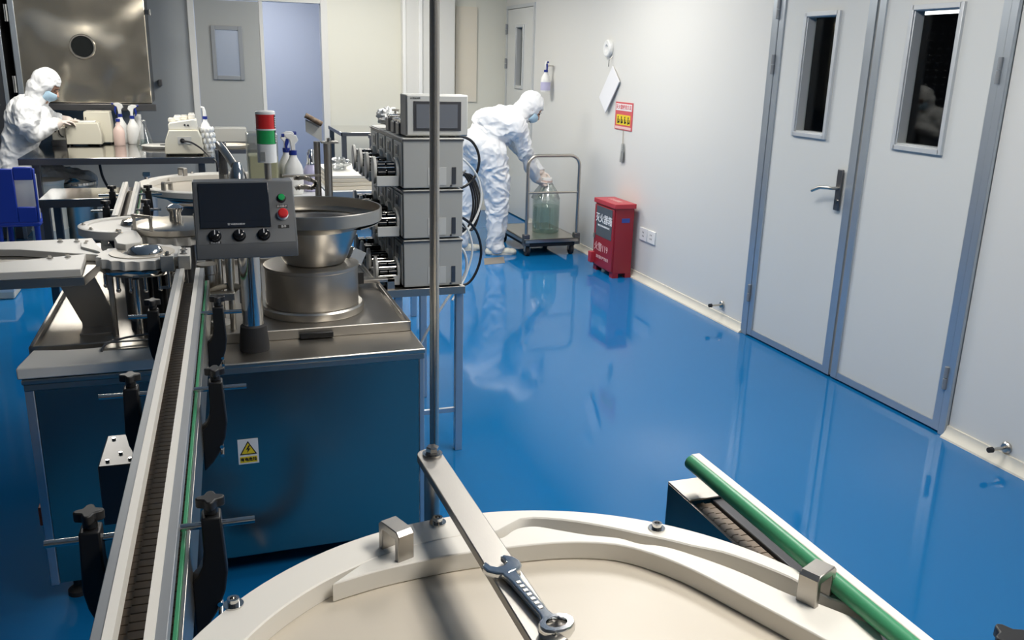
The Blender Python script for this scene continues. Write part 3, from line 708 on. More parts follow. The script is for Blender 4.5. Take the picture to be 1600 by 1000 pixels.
# cover wheel with knob and frame handles
kx, ky, kz = -.118, 3.42, 1.05
cw = MB().lathe([(0, 0), (.150, 0), (.155, .003), (.155, .022), (.150, .026), (.06, .034), (0, .036)], (kx, ky, kz-.02), 56).build('cover_wheel', 'steel', mc)
MB().prism(star_poly(kx, ky, .150, 20, .010), kz-.055, kz-.022).build('star_wheel', 'pom_white', mc, bevel=.0015, ang=35)
MB().lathe([(0, 0), (.022, 0), (.020, .03), (.030, .045), (.030, .052), (.012, .062), (0, .063)], (kx-.002, ky, kz+.012), 24).build('knob', 'steel_polish', cw)
for (ax, ay, bx, by) in ((-.255, 3.34, -.198, 3.29), (-.05, 3.31, .0, 3.37), (-.11, 3.55, -.04, 3.54)):
    q = MB(); h0, h1 = kz, kz+.055
    q.box(-.006, .006, -.005, .005, h0, h1, Matrix.Translation((ax, ay, 0))).box(-.006, .006, -.005, .005, h0, h1, Matrix.Translation((bx, by, 0)))
    L = math.hypot(bx-ax, by-ay); M = Matrix.Translation(((ax+bx)/2, (ay+by)/2, 0)) @ Matrix.Rotation(math.atan2(by-ay, bx-ax), 4, 'Z')
    q.box(-L/2-.006, L/2+.006, -.006, .006, h1-.010, h1, M)
    q.build('frame_handle', 'steel', cw, bevel=.0015)
MB().lathe([(0, .765), (.07, .765), (.06, .79), (.06, .99), (0, .99)], (kx, ky, 0), 28).build('wheel_column', 'steel_dark', mc)
# far wheel
fx, fy, fz = -.305, 3.755, 1.0
fw = MB().lathe([(0, -.035), (.180, -.035), (.186, -.030), (.186, -.002), (.182, .0), (.150, .0), (.148, -.006), (0, -.006)], (fx, fy, fz), 64).build('outfeed_wheel', 'pom_white', mc)
MB().lathe([(0, 0), (.050, 0), (.053, .004), (.046, .018), (.012, .026), (0, .026)], (fx+.02, fy+.01, fz-.006), 32).build('hub_dome', 'steel_polish', fw)
MB().lathe([(0, .765), (.05, .765), (.05, .965), (0, .965)], (fx, fy, 0), 24).build('wheel_column', 'steel_dark', mc)
for k in range(3):
    a = PI*(1.0+.22*k); bolt(fw, fx+.166*math.cos(a), fy+.166*math.sin(a), fz, .005, .008)
# white bridge blocks
b1 = [PZ(*p, 1.045) for p in ((178, 372), (190, 362), (212, 358), (222, 372), (219, 378), (196, 382), (182, 380))]
o = MB().prism([(v.x, v.y) for v in b1], 1.005, 1.045).build('transfer_block', 'pom_white', mc, bevel=.003)
v = PZ(187, 364, 1.045); bolt(o, v.x, v.y, 1.045, .006, .012)
def block(x0, x1, y0, y1, z0, z1, name='clamp_block', m_='pom_white'):
    return MB().box(x0, x1, y0, y1, z0, z1).build(name, m_, mc, bevel=.002)
o = block(-.158, -.118, 2.93, 2.965, .985, 1.035)
bolt(o, -.138, 2.945, 1.035, .007, .012); MB().cyl((-.138, 2.947, .93), (-.138, 2.947, .985), .005).build('screw', 'steel_polish', o)
MB().box(-.165, -.095, 2.944, 2.952, .925, .935).build('cross_bar', 'steel', mc, bevel=.001)
o = block(-.105, -.068, 2.90, 3.03, .995, 1.040)
bolt(o, -.088, 2.93, 1.04, .007, .010); bolt(o, -.088, 2.99, 1.04, .007, .010)
MB().box(-.12, .06, 2.92, 2.96, .88, .905).build('support_arm', 'steel', mc, bevel=.002)
MB().lathe([(0, .765), (.028, .765), (.028, .95), (.034, .955), (.034, .985), (0, .985)], (-.02, 3.02, 0), 24).build('rotor', 'steel', mc)
for x, y, r in ((.015, 3.05, .014), (.05, 2.98, .010), (-.005, 3.2, .02)):
    MB().cyl((x, y, .764), (x, y, 1.10), r, n=16).build('guide_column', 'steel', mc)
MB().lathe([(0, 0), (.03, 0), (.03, .012), (0, .012)], (.01, 2.93, .80), 24).cyl((.01, 2.93, .765), (.01, 2.93, .80), .008).build('levelling_disc', 'pom_white', mc)
# amber hose between the columns
MB().tube(smoothpath([(-.06, 3.0, .86), (-.02, 2.965, .90), (.03, 2.98, .915), (.07, 3.03, .90), (.06, 3.10, .87)], 8), .010, 10).build('air_hose', 'pipe_tan', mc)
# dosing cone and drag chain behind the console
MB().lathe([(0, 1.285), (.008, 1.285), (.014, 1.278), (.030, 1.24), (.038, 1.20), (.040, 1.17), (.02, 1.17), (.02, 1.05), (0, 1.05)], (.104, 3.32, 0), 28).build('dosing_cone', 'steel_polish', mc)
MB().cyl((.104, 3.32, .764), (.104, 3.32, 1.06), .02, n=18).build('cone_column', 'steel_dark', mc)
arm_ = MB().tube(smoothpath([(.095, 3.34, 1.27), (.075, 3.40, 1.30), (.06, 3.45, 1.32), (.05, 3.50, 1.33)], 6), .014, 12).build('drive_arm', 'steel', mc)
MB().box(.045, .075, 3.48, 3.51, 1.22, 1.34).build('drive_head', 'steel_dark', mc, bevel=.006)
MB().cyl((.06, 3.52, .764), (.06, 3.52, 1.24), .018).build('drive_post', 'steel', mc)
q = MB()
pc = [PY(x, y, 3.5) for x, y in ((462, 278), (472, 277), (484, 280), (493, 286), (488, 293), (476, 292), (464, 293))]
for k, p in enumerate(smoothpath(pc, 3)):
    q.box(-.008, .008, -.014, .014, -.007, .007, Matrix.Translation(p) @ Matrix.Rotation(k*.5, 4, 'Y'))
q.build('drag_chain', 'steel', mc, bevel=.001)
MB().box(.275, .42, 3.50, 3.53, 1.205, 1.212).build('chain_shelf', 'steel', mc)
# twin capping posts with head plate
pz = 1.33
MB().cyl((.415, 3.56, .764), (.415, 3.56, 1.335), .0125, n=18).build('capping_post', 'steel_brushed', mc)
MB().cyl((.452, 3.53, .764), (.452, 3.53, 1.33), .0155, n=18).build('capping_post', 'steel_brushed', mc)
P = [PY(x, y, 3.545) for x, y in ((477, 186), (502, 196), (503, 221), (478, 206))]
hp = MB().prism([(v.x, v.z) for v in P], 3.542, 3.549, Matrix(((1, 0, 0, 0), (0, 0, 1, 0), (0, 1, 0, 0), (0, 0, 0, 1)))).build('head_plate', 'pump_face', mc)
P = [PY(x, y, 3.545) for x, y in ((503, 210), (524, 222), (503, 222))]
MB().prism([(v.x, v.y) for v in (Vector((.43, 3.52)), Vector((.43, 3.58)), Vector((.495, 3.58)), Vector((.495, 3.52)))], 1.33, 1.336).build('head_cap', 'steel', mc)
bolt(mc, .46, 3.54, 1.336, .009, .014)
a = PY(477, 180, 3.53); b = PY(503, 194, 3.53)
MB().cyl(a, b, .010, n=16).build('worn_roller', 'wood_worn', mc)
MB().box(.40, .44, 3.50, 3.53, 1.058, 1.068).build('foot_clamp', 'steel', mc)

# ---- white board lying on the front of the machine
bp = [PZ(x, y, .785) for x, y in ((48, 538), (75, 541), (105, 543), (140, 540), (226, 530), (232, 544), (241, 556), (249, 564), (249, 567), (32, 570))]
t = thing('cutting_board', 'thick white plastic board lying on the machine top, left of the conveyor', 'board', (-.30, 2.74, .751))
poly = [(-.530, 2.835), (-.44, 2.815), (-.36, 2.815), (-.20, 2.85), (-.118, 2.855), (-.112, 2.80), (-.098, 2.745), (-.080, 2.70), (-.080, 2.662), (-.548, 2.662), (-.548, 2.69)]
MB().prism(poly, .7515, .785).build('board', 'pom_white', t, bevel=.004)
MB().box(-.335, -.135, 2.775, 2.838, .7855, .7885).build('steel_inlay', 'steel', t)
MB().tube(smoothpath([(-.335, 2.765, .787), (-.325, 2.80, .798), (-.27, 2.83, .806), (-.19, 2.845, .806), (-.165, 2.838, .787)], 6), .0035, 8).build('handle', 'steel_dark', t)

# ---- infeed chute on the left
t = thing('infeed_chute', 'steel infeed chute with two white wedge guides at the far left', 'chute', (-.55, 3.2, 0))
MB().prism([(-1.0, 2.96), (-.385, 2.96), (-.365, 3.10), (-.36, 3.25), (-.385, 3.50), (-1.0, 3.50)], .945, .975).build('chute_plate', 'steel', t, bevel=.002)
MB().prism([(-1.0, 2.957), (-.392, 2.957), (-.392, 2.985), (-.402, 3.19), (-1.0, 2.99)], .9755, 1.0).build('guide_block', 'pom_white', t, bevel=.002)
MB().prism([(-1.0, 3.38), (-.62, 3.31), (-.43, 3.20), (-.36, 3.17), (-.385, 3.36), (-.41, 3.47), (-.64, 3.46), (-1.0, 3.46)], .9755, 1.0).build('guide_block', 'pom_white', t, bevel=.002)
nose = [PZ(*p, 1.006) for p in ((126, 380), (141, 376), (150, 380), (164, 396), (126, 386))]
MB().prism([(v.x, v.y) for v in nose], .9755, 1.008).build('guide_nose', 'pom_white', t, bevel=.002)
for p in ((94, 378), (120, 378), (78, 404), (106, 402), (136, 381), (134, 384)):
    v = PZ(*p, 1.0); bolt(t, v.x, v.y, 1.0, .006, .011)
q = MB(); A = [(-.49, .945), (-.375, .945), (-.318, .79), (-.318, .768), (-.335, .766), (-.425, .766), (-.425, .785)]
q.prism(A, 3.10, 3.112, Matrix(((1, 0, 0, 0), (0, 0, 1, 0), (0, 1, 0, 0), (0, 0, 0, 1)))).build('slanted_leg', 'steel_brushed', t, bevel=.001)
MB().box(-.425, -.318, 3.02, 3.11, .765, .771).build('leg_foot', 'steel_brushed', t, bevel=.001)
for xx in (-.93,): MB().cyl((xx, 3.25, 0), (xx, 3.25, .945), .02).build('chute_post', 'steel', t)

# ---- control console on its post
t = thing('control_console', 'grey control console with black screen and three black knobs', 'console', (.107, 2.78, .75))
prof = [(2.645, 1.079), (2.645, 1.118), (2.735, 1.292), (2.80, 1.292), (2.80, 1.079)]     # (y, z)
M = Matrix(((0, 0, 1, 0), (1, 0, 0, 0), (0, 1, 0, 0), (0, 0, 0, 1)))
box = MB().prism(prof, -.044, .243, M).build('enclosure', 'console_grey', t, bevel=.003)
n_ = Vector((0, -(1.292-1.118), (2.735-2.645))).normalized(); up = Vector((0, .09, .174)).normalized()
F = Matrix(((1, 0, n_.x, .0995), (0, up.y, n_.y, 2.69), (0, up.z, n_.z, 1.205), (0, 0, 0, 1))); F[0][1] = 0
F = Matrix.Translation((.0995, 2.69, 1.205)) @ Matrix(((1, 0, 0, 0), (0, up.y, n_.y, 0), (0, up.z, n_.z, 0), (0, 0, 0, 1)))
MB().box(-.1365, .1365, -.093, .093, 0, .0015, F).build('face_plate', 'console_grey', box)
sc = MB().box(-.128, .070, -.046, .091, .0015, .0075, F).build('screen', 'screen_dark', t, bevel=.0015)
MB().box(-.118, .060, -.026, .083, .0075, .0079, F).build('display', 'screen_dark', sc)
text('lettering', '▣ WEINVIEW', .008, F @ Matrix.Translation((-.028, -.036, .0079)), 'ink_white', sc, depth=.0002)
for x, lab in ((-.090, '转盘调速'), (-.022, None), (.047, None)):
    k = MB().lathe([(0, 0), (.0185, 0), (.0185, .003), (.016, .004), (.0145, .018), (.012, .020), (0, .020)], (0, 0, 0), 28, None)
    bmesh.ops.transform(k.bm, matrix=F @ Matrix.Translation((x, -.069, .0015)), verts=k.bm.verts)
    k.mi = 0
    o = k.build('speed_knob', 'black_gloss', t)
    MB().box(x-.0012, x+.0012, -.069, -.056, .0212, .0220, F).build('pointer', 'ink_white', o)
    if lab:
        pl = MB().box(x-.016, x+.016, -.0915, -.0845, .0015, .0022, F).build('name_plate', 'ink_black', t)
        text('lettering', lab, .0065, F @ Matrix.Translation((x, -.088, .0023)), 'ink_white', pl, depth=.0002)
def button(x, y, r, h, m_, name, dome):
    k = MB().lathe([(0, 0), (r*1.3, 0), (r*1.3, .004), (r*1.1, .006), (0, .006)], n=28); bmesh.ops.transform(k.bm, matrix=F @ Matrix.Translation((x, y, .0015)), verts=k.bm.verts)
    o = k.build(name, 'black_plastic' if not dome else 'ink_white', t)
    k = MB().lathe([(0, .006), (r*.9, .006), (r*(1.15 if dome else .9), h*.6), (r*(1.2 if dome else .88), h), (r*.9, h+.004), (0, h+.005)], n=28); bmesh.ops.transform(k.bm, matrix=F @ Matrix.Translation((x, y, .0015)), verts=k.bm.verts)
    k.build('button_cap', m_, o)
button(.106, .042, .0105, .010, 'green_lens', 'start_button', False)
button(.106, -.010, .0125, .020, 'red_lens', 'emergency_button', True)
for y, s in ((.017, '启动指示'), (-.046, '急停')):
    pl = MB().box(.090, .122, y-.0048, y+.0048, .0015, .0022, F).build('name_plate', 'ink_black', t)
    text('lettering', s, .0075, F @ Matrix.Translation((.106, y, .0023)), 'ink_white', pl, depth=.0002)
MB().cyl((.107, 2.79, .75), (.107, 2.79, 1.08), .0325, n=32).build('post', 'steel_polish', t)
MB().lathe([(0, .75), (.046, .75), (.046, .77), (.043, .80), (.040, .83), (.034, .835), (0, .835)], (.107, 2.79, 0), 32).build('collar', 'rubber', t)
# ---- signal tower
t = thing('signal_tower', 'red and green signal lamp tower above the control console', 'signal lamp', (.176, 2.80, 1.292))
MB().cyl((.176, 2.785, 1.292), (.176, 2.785, 1.352), .0105, n=20).build('stem', 'steel', t)
r = .0285
def ring_(z0, z1, m_, name): return MB().lathe([(0, z0), (r, z0), (r, z1), (0, z1)], (.176, 2.785, 0), 36).build(name, m_, t)
ring_(1.342, 1.397, 'white_gloss', 'base_housing'); ring_(1.398, 1.438, 'green_lens', 'green_lamp'); ring_(1.442, 1.484, 'red_lens', 'red_lamp')
MB().lathe([(0, 1.438), (r+.001, 1.438), (r+.001, 1.442), (0, 1.442)], (.176, 2.785, 0), 36).build('divider', 'white_plastic', t)
MB().lathe([(0, 1.484), (r+.0005, 1.484), (r+.0005, 1.491), (r*.9, 1.494), (0, 1.495)], (.176, 2.785, 0), 36).build('cap', 'white_plastic', t)
q = MB()
for z0, z1 in ((1.40, 1.436), (1.444, 1.482)):
    for k in range(5):
        a = -.55 + .06*k
        q.box(r-.0005, r+.0008, -.0009, .0009, z0, z1, Matrix.Translation((.176, 2.785, 0)) @ Matrix.Rotation(a, 4, 'Z'))
lb = q.build('label_strip', 'ink_black', t)
q = MB()
for z0, z1 in ((1.40, 1.436), (1.444, 1.482)):
    for k in range(6):
        z = z0+.003+(z1-z0-.006)*k/6
        q.box(r, r+.0013, -.004, .004, z, z+.0022, Matrix.Translation((.176, 2.785, 0)) @ Matrix.Rotation(-.43, 4, 'Z'))
q.build('label_marks', 'ink_white', lb)
q = MB(); q.box(r-.0005, r+.0006, -.008, .008, 1.347, 1.375, Matrix.Translation((.176, 2.785, 0)) @ Matrix.Rotation(-2.1, 4, 'Z')).build('grey_label', 'pump_grey', t)

# ---- vibratory bowl feeder
bx, by = .335, 3.17
t = thing('bowl_feeder', 'round steel vibrating bowl feeder standing right of the control console', 'bowl feeder', (bx, by, .765))
MB().lathe([(0, .766), (.182, .766), (.184, .772), (.184, .79), (.178, .796), (0, .796)], (bx, by, 0), 64).build('base_ring', 'steel', t)
MB().lathe([(0, .796), (.163, .796), (.165, .80), (.165, .925), (.168, .928), (.168, .938), (.160, .942), (0, .942)], (bx, by, 0), 64).build('drive_drum', 'steel_brushed', t)
MB().lathe([(0, .945), (.105, .945), (.118, .965), (.150, 1.045), (.158, 1.068), (.238, 1.098), (.243, 1.101), (.243, 1.142), (.240, 1.144), (.237, 1.142), (.237, 1.108), (.155, 1.078), (.14, 1.05), (.11, 1.03), (0, 1.04)], (bx+.012, by, 0), 72).build('bowl', 'steel', t)
MB().lathe([(0, 1.036), (.10, 1.05), (.15, 1.082), (.165, 1.086), (.165, 1.090), (0, 1.060)], (bx+.012, by, 0), 48).build('bowl_floor', 'steel_dark', t)
q = MB(); pts = []
for k in range(60):
    a = -PI*.3 + k*2*PI*1.0/60; rr = .235
    pts.append(((bx+.012+rr*math.cos(a), by+rr*math.sin(a), 1.090+.035*k/60), (bx+.012+(rr-.04)*math.cos(a), by+(rr-.04)*math.sin(a), 1.086+.035*k/60)))
g = [[Vector(a) for a, b in pts], [Vector(b) for a, b in pts], [Vector(b)-Vector((0, 0, .003)) for a, b in pts], [Vector(a)-Vector((0, 0, .003)) for a, b in pts], [Vector(a) for a, b in pts]]
MB().sheet(g).build('spiral_track', 'steel', t)
MB().box(-.03, .03, -.015, .015, 0, .05, Matrix.Translation((.492, 3.215, .925)) @ Matrix.Rotation(.4, 4, 'Z') @ Matrix.Rotation(.5, 4, 'Y')).build('outlet_chute', 'steel_polish', t, bevel=.002)
MB().box(.495, .565, 3.42, 3.58, .785, .835).build('drive_block', 'black_plastic', mc, bevel=.003)
# ================================================================= pump stack on its steel shelf
t = thing('pump_stand', 'steel shelf frame carrying the three stacked pumps', 'stand', (.85, 3.78, 0))
MB().box(.645, .985, 3.42, 4.16, .738, .752).box(.645, .985, 3.415, 3.424, .722, .754).box(.645, .985, 4.156, 4.165, .722, .754).build('shelf', 'steel_brushed', t, bevel=.001)
MB().box(.50, .69, 3.424, 3.46, .787, .80).box(.66, .69, 3.424, 3.46, .752, .80).build('side_arm', 'steel_brushed', t, bevel=.001)
for x, y in ((.71, 3.46), (.97, 3.46), (.71, 4.12), (.97, 4.12)):
    MB().box(x-.016, x+.016, y-.016, y+.016, 0, .738).build('leg', 'aluminium', t, bevel=.002)
for y in (3.46, 4.12): MB().box(.71, .97, y-.008, y+.008, .18, .20).build('stretcher', 'aluminium', t)
GP = 'stacked pumps beside the bowl feeder'
def pump(z, label):
    t = thing('peristaltic_pump', label, 'pump', (.855, 3.77, z), GP)
    x0, x1, y0, y1, h = .73, .974, 3.43, 4.14, .1985
    MB().box(x0, x1, y0, y1, z+.004, z+h).build('body', 'pump_grey', t, bevel=.003)
    MB().box(x0-.004, x1+.002, y0-.003, y1+.002, z+h-.010, z+h-.004).build('top_seam', 'steel_dark', t)
    MB().box(.83, .905, y0-.0015, y0, z+.015, z+.085).build('side_plate', 'pump_face', t)
    MB().box(.928, .945, y0-.002, y0, z+.018, z+.085).build('vent_slot', 'steel_dark', t)
    q = MB()
    for x in (.84, .925): q.cyl((x, y0-.004, z+.012), (x, y0, z+.012), .004)
    q.build('screws', 'steel_dark', t)
    for k in range(4):
        yc = 3.515 + k*.165
        MB().box(x0-.006, x0, yc-.070, yc+.070, z+.012, z+h-.018).build('module_face', 'pump_face', t, bevel=.002)
        f = MB().box(x0-.009, x0-.006, yc-.028, yc+.028, z+.125, z+.170).build('display_frame', 'pump_head', t, bevel=.001)
        MB().box(x0-.010, x0-.009, yc-.018, yc+.018, z+.131, z+.163).build('display', 'screen_bezel', f)
        # pump head: inner disc, outer oval plate, floor bar and black rollers
        zc = z+.062
        hd = MB().prism([(yc+.052*math.cos(a), zc+.056*math.sin(a)) for a in [2*PI*j/28 for j in range(28)]], x0-.020, x0-.006, Matrix(((0, 0, 1, 0), (1, 0, 0, 0), (0, 1, 0, 0), (0, 0, 0, 1)))).build('pump_head', 'pump_head', t, bevel=.002)
        MB().prism([(yc+.036*math.cos(a), zc+.054*math.sin(a)+.006) for a in [2*PI*j/28 for j in range(28)]], x0-.106, x0-.094, Matrix(((0, 0, 1, 0), (1, 0, 0, 0), (0, 1, 0, 0), (0, 0, 0, 1)))).build('end_plate', 'pump_head', hd, bevel=.002)
        MB().box(x0-.10, x0-.012, yc-.058, yc-.046, z+.010, z+.050).box(x0-.10, x0-.012, yc-.05, yc+.05, z+.008, z+.020).build('head_floor', 'pump_head', hd, bevel=.002)
        q = MB()
        for j in range(6):
            a = j*PI/3
            for xa, xb in ((x0-.090, x0-.060), (x0-.053, x0-.023)):
                q.cyl((xa, yc+.034*math.cos(a), zc+.034*math.sin(a)), (xb, yc+.034*math.cos(a), zc+.034*math.sin(a)), .011, n=12)
        q.cyl((x0-.09, yc, zc), (x0-.02, yc, zc), .022, n=16).build('rollers', 'black_gloss', hd)
        q = MB()
        for j in range(6):
            a = j*PI/3+.5
            q.cyl((x0-.091, yc+.036*math.cos(a), zc+.036*math.sin(a)), (x0-.022, yc+.036*math.cos(a), zc+.036*math.sin(a)), .003, n=8)
        q.build('roller_pins', 'steel_polish', hd)
    return t
pump(.754, 'grey multi-channel pump at the bottom of the stack')
pump(.956, 'grey multi-channel pump in the middle of the stack')
tp = pump(1.158, 'grey multi-channel pump on top of the stack, under the touch panel')
MB().tube([(.972, 4.12, 1.165), (1.06, 4.12, 1.160), (1.17, 4.125, 1.128), (1.185, 4.125, 1.145)], .005).build('cable_hook', 'steel', tp)
t = thing('touch_panel', 'grey framed touch panel monitor standing on the pump stack', 'monitor', (.875, 3.50, 1.3585))
zb = 1.362
MB().box(.748, 1.001, 3.46, 3.56, zb, 1.522).build('housing', 'pump_grey', t, bevel=.004)
bz = MB().box(.752, .997, 3.452, 3.461, zb+.004, 1.519).build('front_frame', 'pump_face', t, bevel=.003)
MB().box(.778, .970, 3.449, 3.452, 1.384, 1.497).build('bezel', 'screen_bezel', bz, bevel=.001)
MB().box(.788, .955, 3.4475, 3.449, 1.394, 1.486).build('display', 'screen_grey', bz)
text('lettering', 'LONGER', .0105, frame_negy((.785, 3.4515, 1.5085)), 'ink_black', bz)
MB().box(.80, .82, 3.47, 3.52, zb-.004, zb+.001).box(.93, .95, 3.47, 3.52, zb-.004, zb+.001).build('feet', 'rubber', t)
for i, (y, s, lab) in enumerate(((3.60, 1.0, 'dark steel clamp block on the pump stack, next to the touch panel'), (3.70, 1.0, 'dark steel clamp block on the pump stack, middle of the three'), (3.81, 1.15, 'dark steel clamp block on the pump stack, farthest from the touch panel'))):
    c = thing('clamp_block', lab, 'clamp', (.775, y, 1.358), 'clamp blocks on the pump stack')
    MB().box(.742, .82, y-.035, y+.03, 1.358, 1.358+.048*s).build('base', 'steel_dark', c, bevel=.004)
    MB().cyl((.75, y-.02, 1.358+.054*s), (.815, y-.02, 1.358+.054*s), .008).cyl((.75, y+.015, 1.358+.054*s), (.815, y+.015, 1.358+.054*s), .008).build('pins', 'steel_polish', c)
    MB().cyl((.78, y, 1.40), (.78, y, 1.358+.072*s), .005).box(.765, .795, y-.004, y+.004, 1.358+.07*s, 1.358+.078*s).build('lever', 'steel', c)
def crumple(name, c, r, m, label, cat, seed, amp=.35):
    q = MB(); q.ball((0, 0, 0), 1, 32)
    for v in q.bm.verts:
        n = noise.ridged_multi_fractal(v.co*1.6+Vector((seed, 0, 0)), 1, 2, 4, .6, 2)
        n2 = noise.noise(v.co*3+Vector((seed, 1, 2))); v.co = v.co*(1 - amp*.7 + amp*.35*n + amp*.9*n2); v.co = Vector((v.co.x*r[0]+c[0], v.co.y*r[1]+c[1], max(-1.0, v.co.z)*r[2]+c[2]))
    return tag(q.build(name, m, ang=25), label, cat)
crumple('plastic_bag', (.78, 3.98, 1.405), (.06, .10, .05), 'white_gloss', 'crumpled white plastic bag behind the touch panel', 'bag', 3)
# cables at the back of the stack
def cable(pts, r, m, label): return tag(MB().tube(smoothpath(pts, 8), r, 8).build('cable', m), label, 'cable')
cable([(.98, 4.05, 1.25), (1.08, 4.10, 1.31), (1.20, 4.10, 1.29), (1.245, 4.1, 1.19), (1.19, 4.1, 1.08), (.98, 4.0, 1.04)], .0065, 'cable_black', 'thick black cable looping from the top pump')
cable([(.978, 3.9, 1.19), (1.10, 4.0, 1.23), (1.22, 4.06, 1.13), (1.25, 4.08, .99), (1.17, 4.05, .86), (.98, 3.9, .82)], .0055, 'cable_white', 'white cable bowing out behind the middle pump')
q = MB()
for k in range(4):
    q.tube(smoothpath([(1.10+.01*k, 4.12, 1.16-.02*k), (1.19+.015*k, 4.13+.02*k, 1.11), (1.23+.012*k, 4.14, .98), (1.19+.01*k, 4.13, .85), (1.10+.01*k, 4.12, .88+.02*k), (1.06+.012*k, 4.12, 1.02)], 8, True), .0055, 8, True)
tag(q.build('cable_coil', 'cable_black'), 'coil of black cable hanging behind the pump stack', 'cable')
cable([(.978, 3.95, .93), (1.10, 4.0, .95), (1.21, 4.03, .87), (1.245, 4.05, .73), (1.18, 4.05, .60), (1.04, 4.02, .62)], .0065, 'cable_black', 'black cable drooping behind the bottom pump')
cable([(.98, 3.8, .82), (1.09, 3.85, .82), (1.12, 3.88, .70), (1.03, 3.9, .56), (.95, 3.92, .42), (.88, 3.95, .24), (.86, 3.96, .012)], .0065, 'cable_white', 'white cable running down to the floor beside the machine')
cable([(.98, 3.9, .97), (1.12, 3.96, .93), (1.18, 3.98, .80), (1.15, 3.98, .66), (1.06, 3.9, .56)], .005, 'cable_white', 'thin white cable beside the black cable of the bottom pump')

# ================================================================= white-topped bench behind the bowl feeder
def table(name, label, x0, x1, y0, y1, z, mt='steel', ml='steel_dark', th=.035, lg=.018, inset=.03, shelf=None, cat='table', group=None):
    t = thing(name, label, cat, ((x0+x1)/2, (y0+y1)/2, 0), group)
    MB().box(x0, x1, y0, y1, z-.006, z).build('tabletop', mt, t, bevel=.002)
    MB().box(x0, x1, y0, y0+.01, z-th, z-.005).box(x0, x1, y1-.01, y1, z-th, z-.005).box(x0, x0+.01, y0, y1, z-th, z-.005).box(x1-.01, x1, y0, y1, z-th, z-.005).build('apron', ml, t)
    for x in (x0+inset, x1-inset):
        for y in (y0+inset, y1-inset): MB().box(x-lg, x+lg, y-lg, y+lg, 0, z-.006).build('leg', ml, t, bevel=.002)
    if shelf: MB().box(x0+inset, x1-inset, y0+inset, y1-inset, shelf-.02, shelf).build('shelf', mt, t)
    return t
table('bench', 'small white-topped bench behind the bowl feeder', .14, .56, 4.28, 4.67, 1.0, 'white_plastic', 'aluminium')
t = thing('liquid_tank', 'clear square tank of yellow liquid behind the signal tower', 'tank', (.262, 4.52, 1.0))
MB().box(.190, .335, 4.45, 4.59, 1.005, 1.295).build('tank_wall', 'milky', t, bevel=.012)
MB().box(.194, .331, 4.454, 4.586, 1.008, 1.19).build('liquid', 'yellow_liquid', t, bevel=.010)
t = thing('spray_bottle', 'white spray bottle with a blue collar right of the yellow tank', 'bottle', (.405, 4.47, 1.0))
spray_bottle(t, .405, 4.47, 1.001, .305, .046, 'white_plastic', None, PI*1.02)
t = thing('spray_bottle', 'white spray bottle with a blue trigger half hidden by the signal tower', 'bottle', (.37, 4.63, 1.0))
spray_bottle(t, .385, 4.60, 1.001, .305, .044, 'white_plastic', 'ink_grey', PI*.05)
t = thing('reagent_bottle', 'pale violet bottle with a foil wrapped neck on the bench', 'bottle', (.50, 4.55, 1.0))
MB().lathe([(0, 1.001), (.040, 1.001), (.042, 1.01), (.042, 1.10), (.03, 1.125), (.018, 1.14), (.018, 1.16), (0, 1.16)], (.50, 4.55, 0), 28).build('bottle', 'purple_liquid', t)
q = MB(); q.lathe([(0, 1.21), (.012, 1.208), (.020, 1.19), (.021, 1.15), (.026, 1.135), (.0, 1.135)], (.50, 4.55, 0), 20); q.build('foil_cap', 'chrome', t)
# white table with stacked sheets further back
t = table('work_table', 'white work table with a cream stack behind the pump heads', .70, 1.28, 5.55, 6.45, .85, 'white_plastic', 'aluminium', th=.06)
s = thing('sheet_stack', 'stack of cream boards on the white work table', 'stack', (.97, 5.9, .85))
for k in range(4): MB().box(.72+.006*k, 1.22-.008*(k % 2), 5.60+.01*k, 6.30, .8505+.022*k, .8715+.022*k).build('sheet', 'stack_cream' if k < 3 else 'pom_white', s, bevel=.003)
for i, (x, y, z, r, lab) in enumerate(((.83, 5.95, .98, (.10, .12, .05), 'clear crumpled film bag on the cream stack, nearest the posts'), (1.02, 6.05, .97, (.09, .10, .04), 'clear crumpled film bag on the cream stack, behind the pump heads'))):
    crumple('film_bag', (x, y, z), r, 'milky', lab, 'bag', 10+i, .5)
# far steel tables under the warm wall
table('side_table', 'far steel side table with an open frame below the warm wall', 1.22, 1.75, 8.5, 9.4, .98, 'steel_polish', 'steel_dark', lg=.022)
table('side_table', 'far steel side table just behind the pump stack top', 1.44, 2.1, 7.55, 8.3, .98, 'steel', 'steel_dark', lg=.022)
t = thing('white_tray', 'bright white tray on the far side table behind the clamp blocks', 'tray', (1.72, 7.9, .98))
q = MB().box(1.55, 1.95, 7.7, 8.05, .981, .99).box(1.55, 1.95, 7.7, 7.71, .99, 1.03).box(1.55, 1.95, 8.04, 8.05, .99, 1.03).box(1.55, 1.56, 7.7, 8.05, .99, 1.03).box(1.94, 1.95, 7.7, 8.05, .99, 1.03).build('tray', 'white_gloss', t)

